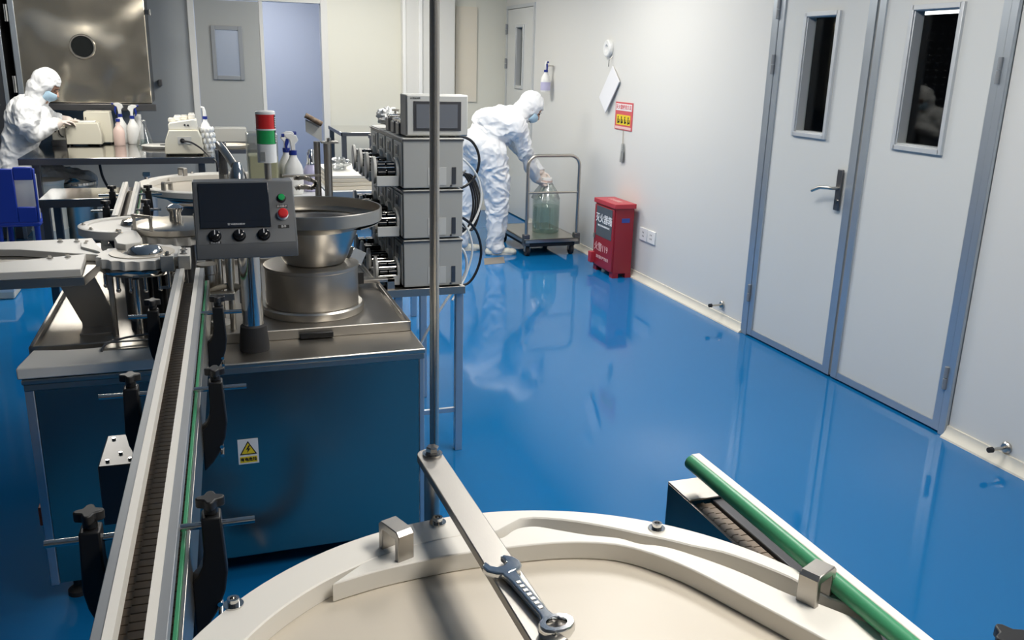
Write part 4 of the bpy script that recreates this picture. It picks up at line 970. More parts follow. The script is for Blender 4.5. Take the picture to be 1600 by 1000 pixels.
# ================================================================= trolley with the big jar
t = thing('trolley', 'steel platform trolley with a tall push handle by the right wall', 'trolley', (2.9, 7.55, 0))
cx0, cx1, cy0, cy1 = 2.60, 3.12, 7.16, 7.95
MB().box(cx0, cx1, cy0, cy1, .150, .160).box(cx0, cx1, cy0, cy0+.012, .125, .16).box(cx0, cx1, cy1-.012, cy1, .125, .16).box(cx0, cx0+.012, cy0, cy1, .125, .16).box(cx1-.012, cx1, cy0, cy1, .125, .16).build('platform', 'steel', t, bevel=.003)
MB().box(cx0+.03, cx1-.03, cy0+.03, cy1-.03, .085, .150).build('underframe', 'rubber', t, bevel=.004)
hx0, hx1, hy, hz = 2.625, 3.105, 7.19, .885
pts = [(hx0, hy, .13), (hx0, hy, hz-.09)] + [(hx0+.09-.09*math.cos(a), hy, hz-.09+.09*math.sin(a)) for a in [PI/2*k/6 for k in range(1, 7)]] + [(hx1-.09+.09*math.sin(a), hy, hz-.09+.09*math.cos(a)) for a in [PI/2*k/6 for k in range(0, 7)]] + [(hx1, hy, .13)]
MB().tube(pts, .0145, 12).build('push_handle', 'steel', t)
MB().cyl((hx0, hy, .565), (hx1, hy, .565), .010).build('cross_rail', 'steel', t)
for x in (hx0, hx1): MB().box(x-.028, x+.028, hy-.025, hy+.03, .10, .20).build('handle_bracket', 'steel_dark', t, bevel=.004)
for x in (cx0+.05, cx1-.05):
    for y in (cy0+.07, cy1-.07):
        w_ = MB().cyl((x-.016, y, .047), (x+.016, y, .047), .047, n=24).build('caster_wheel', 'rubber', t, bevel=.004)
        MB().box(x-.026, x-.019, y-.02, y+.02, .04, .09).box(x+.019, x+.026, y-.02, y+.02, .04, .09).box(x-.03, x+.03, y-.03, y+.03, .084, .092).build('caster_fork', 'steel', w_)
t = thing('glass_jar', 'large clear glass jar of liquid standing on the trolley', 'jar', (2.93, 7.52, .16))
jx, jy = 2.925, 7.50
MB().lathe([(0, .161), (.118, .161), (.124, .168), (.124, .45), (.10, .49), (.06, .515), (.055, .56), (0, .56)], (jx, jy, 0), 40).build('jar_glass', 'glass_tint', t)
MB().lathe([(0, .166), (.119, .166), (.119, .40), (0, .40)], (jx, jy, 0), 40).build('liquid', 'glass_tint', t)
MB().lathe([(0, .655), (.045, .655), (.048, .65), (.048, .60), (.044, .595), (0, .595)], (jx, jy, 0), 28).build('cap', 'white_plastic', t)
MB().lathe([(.0485, .615), (.0495, .615), (.0495, .632), (.0485, .632)], (jx, jy, 0), 28, closed=True).build('cap_band', 'pink_bottle', t)
q = MB(); q.lathe([(.05, .60), (.07, .565), (.095, .53), (.115, .485), (.125, .46)], (jx, jy, 0), 40)
for v in q.bm.verts:
    a = math.atan2(v.co.y-jy, v.co.x-jx); f = 1+.10*math.sin(5*a)+.06*math.sin(11*a+1)
    v.co.x = jx+(v.co.x-jx)*f; v.co.y = jy+(v.co.y-jy)*f; v.co.z += .012*math.sin(7*a)
q.build('neck_wrap', 'milky', t, ang=60)

# ================================================================= lab table at the back left and what stands on it
table('lab_table', 'long steel lab table in front of the polished chamber', -1.31, .065, 7.36, 8.75, .88, 'steel_polish', 'steel_dark', th=.05, lg=.025, inset=.10)
zt = .88
def pump_box(label, x0, x1, y0, y1, h, tapx=.02, name='lab_instrument'):
    t = thing(name, label, 'instrument', ((x0+x1)/2, (y0+y1)/2, zt))
    prof = [(x0, zt+.012), (x1, zt+.012), (x1, zt+h*.55), (x1-tapx, zt+h), (x0+tapx*.5, zt+h), (x0, zt+h-.02)]
    MB().prism(prof, y0, y1, Matrix(((1, 0, 0, 0), (0, 0, 1, 0), (0, 1, 0, 0), (0, 0, 0, 1)))).build('body', 'beige', t, bevel=.006)
    q = MB()
    for x in (x0+.02, x1-.02):
        for y in (y0+.02, y1-.02): q.cyl((x, y, zt), (x, y, zt+.013), .010)
    q.build('feet', 'rubber', t)
    return t
t = pump_box('beige lab instrument in front of the seated person', -1.10, -.825, 8.33, 8.49, .19)
MB().box(-1.21, -1.10, 8.36, 8.48, zt+.045, zt+.15).build('head_block', 'beige_light', t, bevel=.008)
MB().box(-1.215, -1.10, 8.34, 8.48, zt, zt+.045).build('lower_tray', 'screen_bezel', t, bevel=.003)
MB().tube([(-1.155, 8.355, zt+.13), (-1.15, 8.352, zt+.10), (-1.135, 8.352, zt+.08), (-1.12, 8.352, zt+.075)], .005, 8).build('side_lever', 'black_plastic', t)
MB().ball((-1.18, 8.358, zt+.12), .007, 10).ball((-1.09, 8.33, zt+.155), .007, 10).build('screws', 'black_plastic', t)
MB().box(-1.0, -.87, 8.36, 8.47, zt+.19, zt+.205).build('white_pad', 'white_gloss', t, bevel=.004)
for k, x in enumerate((-1.085, -1.055, -1.03)):
    tag(MB().lathe([(0, 0), (.010, 0), (.010, .03), (0, .03)], (x, 8.45, zt+.191), 14).build('vial', 'white_plastic'), ['small white vial on the beige instrument, nearest the gloved hand', 'small white vial on the beige instrument, between two others', 'small white vial on the beige instrument, next to the white pad'][k], 'vial', 'vials on the beige instrument')
t = pump_box('cream lab instrument behind the one in use', -.97, -.755, 8.50, 8.72, .275, .01)
t['label'] = 'tall cream lab instrument behind the one being used'
MB().box(-.955, -.95, 8.49, 8.50, zt+.20, zt+.23).build('side_mark', 'black_plastic', t)
q = MB()
for x in (-.90, -.82): q.lathe([(0, 0), (.014, 0), (.014, .012), (.009, .016), (.009, .03), (0, .03)], (x, 8.6, zt+.275), 16)
q.build('top_knobs', 'glass', t)
# right-hand instrument
t = thing('lab_instrument', 'wide beige lab instrument with white bottles on its lid', 'instrument', (-.155, 7.62, zt))
Mxz = Matrix(((1, 0, 0, 0), (0, 0, 1, 0), (0, 1, 0, 0), (0, 0, 0, 1)))
MB().prism([(-.302, zt+.01), (-.012, zt+.01), (-.02, zt+.13), (-.045, zt+.195), (-.262, zt+.195), (-.29, zt+.12)], 7.50, 7.78, Mxz).build('body', 'beige', t, bevel=.006)
MB().prism([(-.262, zt+.195), (-.045, zt+.195), (-.05, zt+.27), (-.075, zt+.278), (-.25, zt+.25), (-.262, zt+.235)], 7.52, 7.76, Mxz).build('lid', 'beige_light', t, bevel=.006)
MB().box(-.20, -.10, 7.496, 7.50, zt+.09, zt+.145).build('socket_panel', 'pump_face', t)
MB().lathe([(0, 0), (.019, 0), (.017, .016), (0, .018)], (-.165, 7.496, zt+.115), 20, Matrix.Rotation(PI/2, 3, 'X')).build('plug', 'black_plastic', t)
MB().ball((-.14, 7.518, zt+.235), .008, 10).ball((-.115, 7.518, zt+.232), .008, 10).build('screws', 'black_plastic', t)
q = MB()
for x in (-.27, -.05):
    for y in (7.52, 7.76): q.cyl((x, y, zt), (x, y, zt+.012), .01)
q.build('feet', 'rubber', t)
for k, (x, y, r, h, m_) in enumerate(((-.235, 7.62, .028, .03, 'beige_light'), (-.19, 7.63, .03, .042, 'white_plastic'), (-.14, 7.62, .03, .036, 'beige_light'), (-.085, 7.60, .026, .045, 'pom_white'))):
    zz = zt + .252 + .028*((x+.25)/.175)
    tag(MB().lathe([(0, 0), (r, 0), (r, h*.7), (r*.8, h*.8), (r*.8, h), (0, h)], (x, y, zz), 20).build('cream_jar', m_), ['low cream jar on the wide instrument lid, nearest the flask', 'white jar on the wide instrument lid, second from the flask', 'cream jar on the wide instrument lid, third from the flask', 'tallest cream jar on the wide instrument lid, beside the white pump bottle'][k], 'jar', 'jars on the wide instrument')
tag(MB().tube(smoothpath([(-.165, 7.475, zt+.115), (-.10, 7.45, zt+.105), (-.03, 7.43, zt+.06), (.02, 7.40, zt+.01), (.075, 7.35, zt-.04), (.085, 7.34, zt-.16), (.085, 7.34, zt-.3)], 8), .007, 8).build('power_cord', 'cable_black'), 'black power cord drooping from the wide instrument over the table edge', 'cord')
t = thing('petri_dish', 'shallow grey dish with a dark hole beside the wide instrument', 'dish', (-.40, 8.1, zt))
MB().lathe([(0, 0), (.14, 0), (.15, .02), (.145, .024), (0, .022)], (-.36, 8.15, zt+.001), 32).build('dish', 'pump_face', t)
MB().lathe([(0, .0225), (.03, .0225), (.03, .026), (0, .026)], (-.33, 8.12, zt+.002), 20).build('hole_ring', 'ink_black', t)
t = thing('spray_bottle', 'blue trigger spray bottle on the lab table behind the pink bottle', 'bottle', (-.66, 8.62, zt))
spray_bottle(t, -.69, 8.63, zt+.001, .36, .05, 'white_plastic', None, PI*.95)
t = thing('spray_bottle', 'blue trigger spray bottle on the lab table beside the flask', 'bottle', (-.60, 8.45, zt))
spray_bottle(t, -.585, 8.50, zt+.001, .35, .05, 'white_plastic', None, PI*.05)
t = thing('wash_bottle', 'pink liquid bottle near the front of the lab table', 'bottle', (-.69, 8.36, zt))
MB().lathe([(0, 0), (.044, 0), (.046, .006), (.046, .12), (.036, .145), (.016, .175), (.016, .20), (0, .20)], (-.69, 8.36, zt+.001), 28).build('bottle', 'pink_bottle', t)
MB().lathe([(0, .2), (.019, .2), (.019, .225), (0, .23)], (-.69, 8.36, zt+.001), 20).build('cap', 'blue_trigger', t)
t = thing('white_bottle', 'plain white bottle behind the conical flask', 'bottle', (-.50, 8.6, zt))
MB().lathe([(0, 0), (.036, 0), (.038, .006), (.038, .16), (.024, .19), (.024, .21), (0, .21)], (-.545, 8.62, zt+.001), 24).build('bottle', 'white_plastic', t)
MB().lathe([(0, .21), (.027, .21), (.027, .245), (0, .247)], (-.545, 8.62, zt+.001), 20).build('cap', 'white_plastic', t)
t = thing('conical_flask', 'clear conical glass flask on the lab table', 'flask', (-.49, 8.39, zt))
MB().lathe([(0, 0), (.070, 0), (.074, .006), (.060, .05), (.026, .15), (.022, .175), (.022, .205), (.027, .212), (.024, .212), (.019, .205), (.019, .175)], (-.49, 8.39, zt+.001), 32).build('flask_glass', 'pvc_film', t)
MB().lathe([(0, .003), (.069, .003), (.059, .045), (0, .045)], (-.49, 8.39, zt+.001), 32).build('liquid', 'glass_tint', t)
t = thing('pump_bottle', 'white bottle with a blue ring wrapped in crinkled film at the table corner', 'bottle', (.02, 7.75, zt))
MB().lathe([(0, 0), (.045, 0), (.047, .006), (.047, .17), (.03, .225), (.016, .25), (.016, .265), (0, .265)], (.015, 7.75, zt+.001), 24).build('bottle', 'white_plastic', t)
MB().lathe([(0, .265), (.019, .265), (.019, .288), (0, .288)], (.015, 7.75, zt+.001), 20).build('ring', 'blue_trigger', t)
MB().tube([(.015, 7.75, zt+.288), (.013, 7.75, zt+.33), (.006, 7.75, zt+.355), (-.012, 7.745, zt+.362)], [.014, .012, .011, .007], 10).build('spout', 'white_plastic', t)
q = MB()
for zz, rr in ((.03, .058), (.075, .062), (.12, .060), (.165, .054)):
    for k in range(10):
        a = 2*PI*k/10+zz*9; q.ball((.015+rr*math.cos(a), 7.75+rr*math.sin(a), zt+zz+.02), (.014, .014, .022), 8)
q.build('film_wrap', 'white_gloss', t)
# table behind with the cream dish
table('side_table', 'dark side table behind the wide instrument', .08, .46, 8.35, 9.0, .84, 'steel_dark', 'steel_dark', lg=.022)
t = thing('cream_tray', 'round cream tray on the dark side table', 'tray', (.235, 8.5, .84))
MB().lathe([(0, 0), (.13, 0), (.15, .03), (.145, .032), (.125, .008), (0, .008)], (.235, 8.52, .841), 36).build('tray', 'stack_cream', t)
q = MB()
for k in range(14):
    a = k*2.4; r_ = .10*math.sqrt(k/14); q.ball((.235+r_*math.cos(a), 8.52+r_*math.sin(a), .855), (.035, .03, .012), 10)
o = q.build('cotton_pads', 'pom_white', t); o['kind'] = 'stuff'
t = thing('grey_case', 'flat grey case standing behind the cream tray', 'case', (.17, 8.85, .84))
MB().box(.09, .38, 8.80, 8.95, .841, 1.0).build('case', 'pump_grey', t, bevel=.01)
MB().box(.085, .385, 8.795, 8.955, .86, .872).build('case_seam', 'steel_dark', t)
# low steel table in front of the lab table
table('low_table', 'low bare steel table in front of the lab table', -.955, -.40, 5.82, 6.30, .80, 'steel_polish', 'steel_dark', th=.05, lg=.022)
# containers under the lab table
t = thing('steel_pail', 'steel pail with a lid under the lab table', 'pail', (-1.02, 7.95, 0))
MB().lathe([(0, .012), (.145, .012), (.15, .02), (.16, .60), (.166, .605), (.166, .615), (0, .615)], (-1.03, 7.95, 0), 36).build('pail', 'steel', t)
MB().lathe([(0, .66), (.03, .66), (.06, .645), (.168, .632), (.17, .615), (0, .615)], (-1.03, 7.95, 0), 36).build('lid', 'steel_polish', t)
MB().lathe([(0, 0), (.14, 0), (.14, .012), (0, .012)], (-1.03, 7.95, 0), 24).build('base', 'rubber', t)
t = thing('cream_drum', 'cream coloured drum under the lab table near the blue chair', 'drum', (-1.22, 7.6, 0))
MB().lathe([(0, 0), (.12, 0), (.125, .01), (.128, .30), (.132, .31), (.128, .32), (.13, .66), (.135, .665), (.135, .69), (0, .69)], (-1.19, 7.62, 0), 36).build('drum', 'beige', t)
MB().lathe([(0, .70), (.10, .70), (.138, .69), (.138, .675), (.13, .67), (0, .67)], (-1.19, 7.62, 0), 36).build('lid', 'stack_cream', t)
tag(MB().lathe([(0, .0), (.13, .0), (.14, .01), (.15, .50), (.155, .505), (.15, .51), (0, .51)], (-.62, 8.1, 0), 32).build('steel_can', 'steel_dark'), 'dark steel can under the middle of the lab table', 'can')
t = thing('gas_cylinder', 'slim blue grey cylinder under the lab table', 'cylinder', (-.48, 7.9, 0))
MB().lathe([(0, 0), (.06, 0), (.065, .01), (.065, .56), (.045, .62), (.02, .64), (.02, .68), (0, .68)], (-.47, 7.85, 0), 28).build('body', 'aluminium', t)
MB().box(-.50, -.44, 7.83, 7.87, .68, .71).build('valve', 'steel', t, bevel=.004)
tag(MB().tube(smoothpath([(-.80, 7.7, .84), (-.78, 7.65, .7), (-.70, 7.6, .5), (-.72, 7.62, .3), (-.75, 7.7, .01)], 8), .010, 8).build('power_cord', 'cable_black'), 'black cord hanging under the lab table', 'cord')
# polished chamber on the back wall
t = thing('steel_chamber', 'polished steel chamber door with a round porthole on the back wall', 'chamber', (-.98, 9.3, 1.15))
MB().box(-1.53, -.44, 8.98, YB-.001, 1.20, 2.5).build('housing', 'steel_dark', t, bevel=.004)
dr = MB().box(-1.51, -.43, 8.94, 8.98, 1.205, 2.48).build('door', 'steel_wavy', t, bevel=.008)
Mf = Matrix.Rotation(PI/2, 3, 'X')
pf = MB().lathe([(.088, 0), (.105, 0), (.108, .01), (.102, .022), (.092, .022), (.088, .015)], (-.965, 8.941, 1.69), 40, Mf, closed=True).build('porthole_frame', 'steel', dr)
MB().lathe([(0, .004), (.09, .004), (.09, .01), (.05, .013), (0, .014)], (-.965, 8.941, 1.69), 36, Mf).build('porthole_glass', 'porthole_dark', pf)
MB().box(-1.55, -.40, 8.90, 8.97, 1.14, 1.20).build('sill', 'steel_dark', t, bevel=.004)
MB().box(-.43, -.395, 8.93, 8.96, 1.98, 2.02).cyl((-.39, 8.945, 1.975), (-.39, 8.945, 2.025), .012).build('latch', 'steel_polish', t)
MB().box(-1.515, -1.47, 8.925, 8.94, 1.205, 2.48).build('edge_strip', 'aluminium', dr, bevel=.003)
for zz in (1.36, 1.95): MB().cyl((-1.535, 8.93, zz-.07), (-1.535, 8.93, zz+.07), .016).build('hinge', 'steel_polish', t)
tag(MB().box(-.395, -.36, 9.66, YB-.001, 1.34, 1.40).build('wall_bracket', 'steel_dark', bevel=.004), 'small dark bracket on the grey wall beside the steel chamber', 'bracket')
t = thing('equipment_cabinet', 'dark cabinet with rows of bright slots at the left edge', 'cabinet', (-2.0, 9.2, 0))
MB().box(-2.4, -1.60, 8.9, YB-.001, 0, 2.45).build('body', 'steel_dark', t, bevel=.006)
MB().box(-1.615, -1.585, 8.88, 8.91, .0, 2.45).build('edge_post', 'aluminium', t, bevel=.002)
q = MB()
for r_ in range(14):
    for c_ in range(5): q.box(-1.70-.14*c_, -1.665-.14*c_, 8.895, 8.9, 1.18+.085*r_, 1.19+.085*r_)
q.build('vent_slots', 'ink_white', t)
# blue chair in front of the seated person
t = thing('plastic_chair', 'blue plastic chair with a cut-out backrest at the left edge', 'chair', (-1.25, 7.1, 0))
chx0, chx1, chy = -1.45, -1.15, 6.98
def rrect(x0, x1, z0, z1, r, n=5):
    o = []
    for cx, cz, a in ((x1-r, z1-r, 0), (x0+r, z1-r, PI/2), (x0+r, z0+r, PI), (x1-r, z0+r, 1.5*PI)):
        o += [(cx+r*math.cos(a+PI/2*k/n), cz+r*math.sin(a+PI/2*k/n)) for k in range(n+1)]
    return o
outer = rrect(chx0, chx1, .47, .86, .05); inner = rrect(-1.285, -1.165, .58, .77, .018)
q = MB()
# backrest as four bands around the hole
q.box(chx0, -1.285, chy, chy+.03, .47, .85).box(-1.165, chx1, chy, chy+.03, .47, .85).box(-1.285, -1.165, chy, chy+.03, .77, .86).box(-1.285, -1.165, chy, chy+.03, .47, .58)
q.build('backrest', 'blue_plastic', t, bevel=.006)
MB().box(chx0, chx1, chy, chy+.42, .44, .475).build('seat', 'blue_plastic', t, bevel=.012)
for x in (chx0+.03, chx1-.03):
    for y in (chy+.03, chy+.39): MB().cyl((x, y, .0), (x, y, .45), .016, .02).build('leg', 'blue_plastic', t)
tag(MB().box(-1.30, -1.16, 7.06, 7.10, .48, .80, Matrix.Rotation(0, 4, 'Z')).build('white_box', 'pump_head', bevel=.004), 'pale box standing on the blue chair behind its cut-out', 'box')
# small pale package on the floor at the left edge
t = thing('film_package', 'small pale film wrapped package under the infeed chute at the left edge', 'package', (-1.0, 5.0, 0))
v = PZ(8, 468, 0)
MB().box(v.x-.25, v.x+.06, v.y, v.y+.25, 0, .16).build('carton', 'stack_cream', t, bevel=.01)
MB().box(v.x-.252, v.x+.062, v.y-.002, v.y+.252, .05, .07).build('strap', 'white_gloss', t)
# ================================================================= people in white coveralls
def remesh(q, voxel, smooth_it, name):
    me = bpy.data.meshes.new('tmp'); bmesh.ops.recalc_face_normals(q.bm, faces=q.bm.faces); q.bm.to_mesh(me); q.bm.free()
    o = bpy.data.objects.new('tmp', me); COL.objects.link(o)
    r = o.modifiers.new('r', 'REMESH'); r.mode = 'VOXEL'; r.voxel_size = voxel
    if smooth_it:
        s = o.modifiers.new('s', 'SMOOTH'); s.factor = .5; s.iterations = smooth_it
    bpy.context.view_layer.update()
    m2 = bpy.data.meshes.new_from_object(o.evaluated_get(bpy.context.evaluated_depsgraph_get())); m2.name = name
    bpy.data.objects.remove(o); bpy.data.meshes.remove(me)
    return m2
def finish(me, name, mats, parent, pick=None, wr=0, wscale=9, seed=0, keepout=None):
    me.materials.clear()
    for m in mats: me.materials.append(MT[m])
    if wr:
        nn = [v.normal.copy() for v in me.vertices]
        for v, n in zip(me.vertices, nn):
            p = v.co*wscale + Vector((seed, seed*.7, 0))
            warp = Vector((noise.noise(p*.45), noise.noise(p*.45+Vector((7, 1, 3))), noise.noise(p*.45+Vector((2, 9, 5)))))*1.1
            w = abs(noise.noise(p+warp)); w2 = abs(noise.noise(p*2.1+warp*1.5))
            k = 1 if keepout is None else keepout(v.co)
            v.co += n*(wr*k*((.32-w)*1.6 + (.25-w2)*.55))
    if pick:
        for f in me.polygons: f.material_index = pick(f.center)
    me.shade_smooth()
    o = bpy.data.objects.new(name, me); COL.objects.link(o)
    o.parent = parent; o.location = -W[parent]; W[o] = Vector((0, 0, 0))
    return o
def hand(q, wrist, direc, palm_n, s=1.0, curl=.5, side=1):
    d = Vector(direc).normalized(); n = Vector(palm_n).normalized(); n = (n - d*n.dot(d)).normalized(); u = d.cross(n)*side
    w = Vector(wrist)
    for k in (-1, -.33, .33, 1): q.cap(w+u*.016*k*s, w+d*.075*s+u*.030*k*s, .013*s, .0125*s, 10)
    for k, L in ((-1, .058), (-.33, .072), (.33, .078), (1, .068)):
        a = w+d*.078*s+u*.031*k*s; b = a+(d*math.cos(curl*.6)+n*math.sin(curl*.6))*L*.5*s; c = b+(d*math.cos(curl*1.7)+n*math.sin(curl*1.7))*L*.5*s
        q.cap(a, b, .0092*s, .0085*s, 8); q.cap(b, c, .0085*s, .007*s, 8)
    a = w+d*.022*s+u*.026*s; b = a+(d*.6+u*.75+n*.35).normalized()*.038*s; c = b+(d*.9+u*.1+n*.45).normalized()*.032*s
    q.cap(a, b, .012*s, .0095*s, 8); q.cap(b, c, .0095*s, .008*s, 8)
def face_parts(t, hc, f, up, scale=1.0):
    # hc head centre, f facing direction, up head up
    f = Vector(f).normalized(); up = Vector(up); up = (up - f*up.dot(f)).normalized(); s = f.cross(up)
    B = Matrix((s, f, up)).transposed()        # local x=side, y=front, z=up
    hc = Vector(hc)
    for k in (-1, 1):
        e = MB().ball(hc+B @ Vector((k*.031, .083, .004)), (.012, .006, .006), 10, B)
        e.build('eye', 'eye_dark', t)
        MB().cap(hc+B @ Vector((k*.018, .091, .022)), hc+B @ Vector((k*.045, .078, .020)), .0035, .003, 8).build('eyebrow', 'eye_dark', t)
    q = MB()
    g = []
    for i in range(13):
        a = -1.25 + 2.5*i/12; row = []
        for j in range(7):
            z = -.018 - .080*j/6
            r = .094 + .014*math.sin(PI*j/6)*math.cos(a) - .018*(j/6)**2
            if abs(a) < .3: r += .010*(1-abs(a)/.3)*(1-j/6)
            row.append(hc + B @ Vector((math.sin(a)*r*.80, math.cos(a)*r*1.02, z)))
        g.append(row)
    q.sheet(g); o = q.build('face_mask', 'mask_blue', t, ang=60)
    s_ = o.modifiers.new('thick', 'SOLIDIFY'); s_.thickness = .003
    return B
def head_shapes(q, hc, B):
    hc = Vector(hc)
    q.ball(hc+B @ Vector((0, -.008, .025)), (.076, .094, .092), 24, B)
    q.ball(hc+B @ Vector((0, .018, -.045)), (.058, .068, .066), 20, B)
    q.cap(hc+B @ Vector((0, .088, .004)), hc+B @ Vector((0, .106, -.028)), .009, .014, 10)       # nose
    for k in (-1, 1): q.ball(hc+B @ Vector((k*.076, -.005, -.012)), (.010, .020, .030), 10, B)    # ears
    q.ball(hc+B @ Vector((0, .078, -.062)), (.026, .014, .010), 10, B)                              # mouth
def basis(f, up):
    f = Vector(f).normalized(); up = Vector(up); up = (up - f*up.dot(f)).normalized(); s = f.cross(up)
    return Matrix((s, f, up)).transposed()
def hood(t, hc, f, up, neck, m='coverall', seed=1):
    B = basis(f, up); hc = Vector(hc); q = MB()
    q.ball(hc+B @ Vector((0, -.022, .030)), (.100, .112, .108), 28, B)
    q.ball(hc+B @ Vector((0, -.040, -.040)), (.098, .090, .085), 24, B)
    q.chain([(*(hc+B @ Vector((0, -.045, -.05))), .088), (*neck, .098)], 20)
    me = remesh(q, .007, 4, 'hood')
    # open the face: pull the front of the hood behind the face line
    for v in me.vertices:
        l = B.transposed() @ (v.co - hc)
        lim = .058 + .035*max(0, (l.z-.035)/.06)
        if l.z > .045: lim = .13
        if l.y > lim: l.y = lim - (l.y-lim)*.15; v.co = hc + B @ l
    return finish(me, 'hood', [m], t, wr=.010, wscale=16, seed=seed)

# ---- person bending over the trolley
t = thing('person', 'person in white hooded coverall bending over the jar on the trolley', 'person', (2.36, 7.40, 0))
hc2 = Vector((2.70, 7.36, 1.275)); f2 = Vector((.72, -.05, -.62)); up2 = Vector((.6, 0, .75))
B2 = basis(f2, up2)
q = MB()
head_shapes(q, hc2, B2)
q.chain([(2.655, 7.37, 1.225, .062), (2.56, 7.38, 1.175, .085)], 18)                              # neck
# trunk: pelvis, waist, chest, shoulders
q.ball((2.275, 7.42, .93), (.165, .19, .17), 24)
q.ball((2.235, 7.42, .985), (.135, .185, .14), 24)
q.chain([(2.27, 7.42, .98, .165), (2.36, 7.41, 1.08, .165), (2.47, 7.40, 1.13, .170)], 24)
q.cap((2.50, 7.23, 1.13), (2.50, 7.55, 1.13), .105, .105, 20)
q.ball((2.46, 7.39, 1.12), (.165, .21, .135), 24)
q.ball((2.36, 7.41, 1.17), (.17, .17, .10), 24)
# near leg (bearing) and far leg
q.chain([(2.32, 7.33, .90, .150), (2.37, 7.33, .70, .128), (2.395, 7.335, .50, .105), (2.40, 7.345, .30, .088), (2.398, 7.35, .13, .080), (2.398, 7.35, .07, .076)], 20)
q.chain([(2.22, 7.52, .90, .140), (2.19, 7.53, .70, .120), (2.17, 7.54, .50, .102), (2.15, 7.56, .30, .085), (2.135, 7.58, .10, .076)], 20)
# near arm hanging to the jar, far arm reaching to the neck of the jar
q.chain([(2.53, 7.24, 1.12, .088), (2.605, 7.285, .97, .072), (2.655, 7.315, .86, .064), (2.735, 7.365, .73, .052), (2.775, 7.385, .665, .044)], 18)
q.chain([(2.53, 7.55, 1.12, .085), (2.66, 7.60, .95, .070), (2.75, 7.60, .86, .060), (2.85, 7.58, .75, .048), (2.875, 7.565, .71, .042)], 18)
hand(q, (2.785, 7.39, .655), (.62, .55, -.62), (.75, .3, .5), 1.05, .55, 1)
hand(q, (2.885, 7.56, .70), (.25, -.15, -.7), (-.4, -.8, 0), 1.05, .5, -1)
me = remesh(q, .0065, 5, 'body')
def pick2(p):
    l = B2.transposed() @ (p - hc2)
    if l.length < .14 and l.y > -.06: return 1
    if (p - Vector((2.82, 7.42, .61))).length < .10 and p.z < .675 and p.x > 2.765: return 2
    if p.x > 2.862 and p.z < .725: return 2
    return 0
def ko2(p):
    if (p-hc2).length < .15: return 0
    if p.x > 2.77 and p.z < .72: return .08
    return 1
finish(me, 'body', ['coverall', 'skin', 'glove'], t, pick2, .020, 10, 3, ko2)
hood(t, hc2, f2, up2, (2.57, 7.38, 1.18), seed=4)
face_parts(t, hc2, f2, up2)
def shoe(t, x, y, ang, toe=0):
    M = Matrix.Translation((x, y, 0)) @ Matrix.Rotation(ang, 4, 'Z')
    q = MB()
    for (a, r, h) in ((-.075, .042, .05), (-.03, .044, .056), (.03, .045, .045), (.08, .046, .036), (.125, .040, .030)):
        q.ball(M @ Vector((a, 0, .022)), (r*1.1, r, h), 16)
    for v in q.bm.verts: v.co.z = max(v.co.z, .004)
    me = remesh(q, .006, 3, 'shoe')
    o = finish(me, 'shoe', ['shoe_cream'], t)
    q = MB(); q.prism([(M @ Vector((.03+.135*math.cos(a), (.046-.006*math.cos(a))*math.sin(a), 0))).xy[:] for a in [2*PI*k/24 for k in range(24)]], .001, .014)
    q.build('sole', 'cove_cream', o)
shoe(t, 2.42, 7.345, -.12); shoe(t, 2.16, 7.58, -.10)

# ---- person working at the lab table
t = thing('person', 'person in white hooded coverall and blue mask working at the lab table', 'person', (-1.40, 8.25, 0))
hc1 = Vector((-1.185, 8.22, 1.372)); f1 = Vector((.80, -.14, -.50)); up1 = Vector((.5, 0, .85))
B1 = basis(f1, up1)
q = MB()
head_shapes(q, hc1, B1)
q.chain([(-1.215, 8.23, 1.33, .060), (-1.275, 8.245, 1.25, .082)], 18)
q.cap((-1.33, 8.08, 1.185), (-1.33, 8.42, 1.185), .098, .098, 20)
q.chain([(-1.345, 8.25, 1.14, .160), (-1.40, 8.25, 1.03, .142), (-1.450, 8.25, .86, .128), (-1.465, 8.25, .72, .150)], 24)
q.ball((-1.36, 8.25, 1.12), (.16, .20, .14), 24)
q.ball((-1.46, 8.25, .65), (.16, .20, .12), 24)
for y in (8.13, 8.37):
    q.chain([(-1.42, y, .63, .115), (-1.20, y, .61, .105), (-.99, y, .58, .090), (-.98, y, .38, .080), (-1.0, y, .16, .068), (-1.0, y, .07, .062)], 18)
q.chain([(-1.32, 8.05, 1.17, .090), (-1.33, 8.01, 1.07, .080), (-1.30, 8.04, 1.01, .070), (-1.21, 8.15, 1.045, .058), (-1.145, 8.25, 1.075, .045)], 18)
q.chain([(-1.31, 8.44, 1.17, .088), (-1.25, 8.50, 1.10, .075), (-1.16, 8.50, 1.07, .060), (-1.09, 8.47, 1.075, .045)], 18)
hand(q, (-1.14, 8.265, 1.082), (.80, .55, .03), (.1, 0, -1), 1.0, .6, -1)
hand(q, (-1.085, 8.465, 1.078), (.95, -.25, .05), (0, -.1, -1), 1.0, .6, 1)
me = remesh(q, .0065, 5, 'body')
def pick1(p):
    l = B1.transposed() @ (p - hc1)
    if l.length < .14 and l.y > -.06: return 1
    if p.x > -1.13 and p.z > .96 and p.z < 1.16: return 2
    return 0
def ko1(p):
    if (p-hc1).length < .15: return 0
    if p.x > -1.135 and p.z > .96 and p.z < 1.16: return .08
    return 1
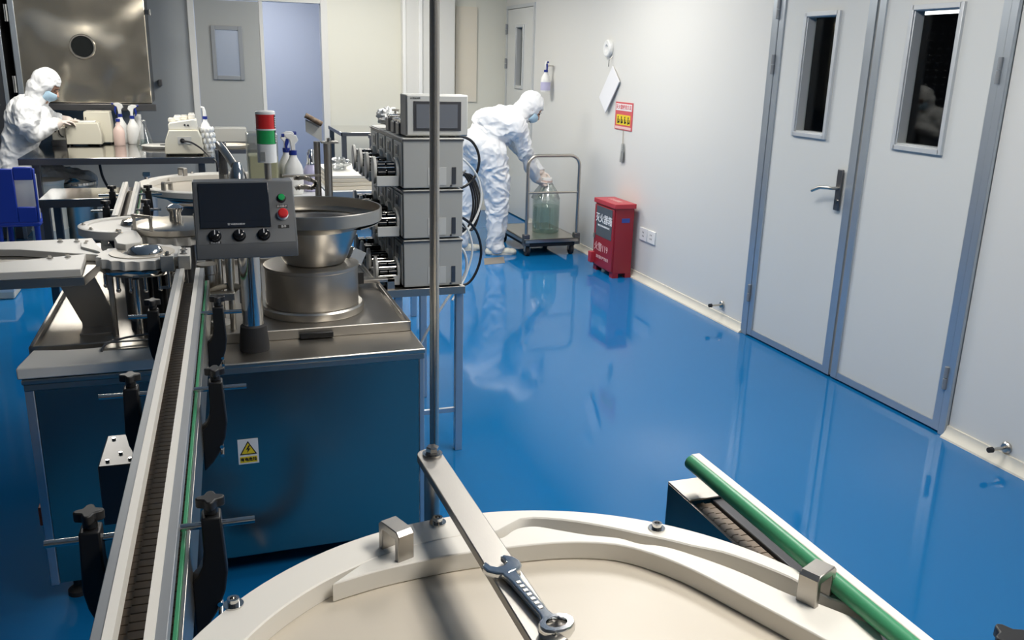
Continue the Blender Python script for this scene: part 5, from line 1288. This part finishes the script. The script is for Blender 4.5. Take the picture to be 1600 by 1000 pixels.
finish(me, 'body', ['coverall', 'skin', 'glove'], t, pick1, .018, 10, 9, ko1)
hood(t, hc1, f1, up1, (-1.27, 8.245, 1.24), seed=8)
face_parts(t, hc1, f1, up1)
shoe(t, -.97, 8.13, 0); shoe(t, -.97, 8.37, 0)
st = thing('work_stool', 'steel work stool under the person at the lab table', 'stool', (-1.47, 8.25, 0))
MB().lathe([(0, .48), (.16, .48), (.17, .49), (.17, .515), (.16, .525), (0, .525)], (-1.47, 8.25, 0), 32).build('seat', 'black_plastic', st)
for k in range(4):
    a = PI/4+PI/2*k
    MB().cyl((-1.47+.19*math.cos(a), 8.25+.19*math.sin(a), 0), (-1.47+.12*math.cos(a), 8.25+.12*math.sin(a), .48), .013).build('leg', 'steel', st)
# ================================================================= light
ceiling_lamp(1.5, 8.2, .55, 1.15, 29, 'ceiling light panel at the far end of the aisle', (1, .95, .85))
ceiling_lamp(2.0, 5.9, .55, 1.15, 31, 'ceiling light panel over the aisle before the trolley', (1, .96, .89))
ceiling_lamp(1.6, 3.0, .55, 1.15, 26, 'ceiling light panel over the middle of the aisle', (1, .96, .89))
ceiling_lamp(-.9, 7.0, .55, 1.15, 40, 'ceiling light panel over the lab table', (1, .95, .85))
ceiling_lamp(1.3, .55, .55, 1.15, 26, 'ceiling light panel over the near turntable', (1, .94, .84))
ceiling_lamp(.7, 11.2, .55, 1.15, 28, 'ceiling light panel in the corridor', (.85, .9, 1))
w = bpy.data.worlds.new('world'); SC.world = w; w.use_nodes = True
w.node_tree.nodes['Background'].inputs[0].default_value = (.7, .7, .7, 1); w.node_tree.nodes['Background'].inputs[1].default_value = .15
vs = SC.view_settings; vs.view_transform = 'Standard'; vs.look = 'None'; vs.gamma = 1; vs.exposure = 0.10; vs.use_curve_mapping = False
SC.cycles.use_denoising = True
SC.cycles.max_bounces = 8; SC.cycles.transparent_max_bounces = 12; SC.cycles.sample_clamp_indirect = 6
SC.cycles.caustics_reflective = False; SC.cycles.caustics_refractive = False
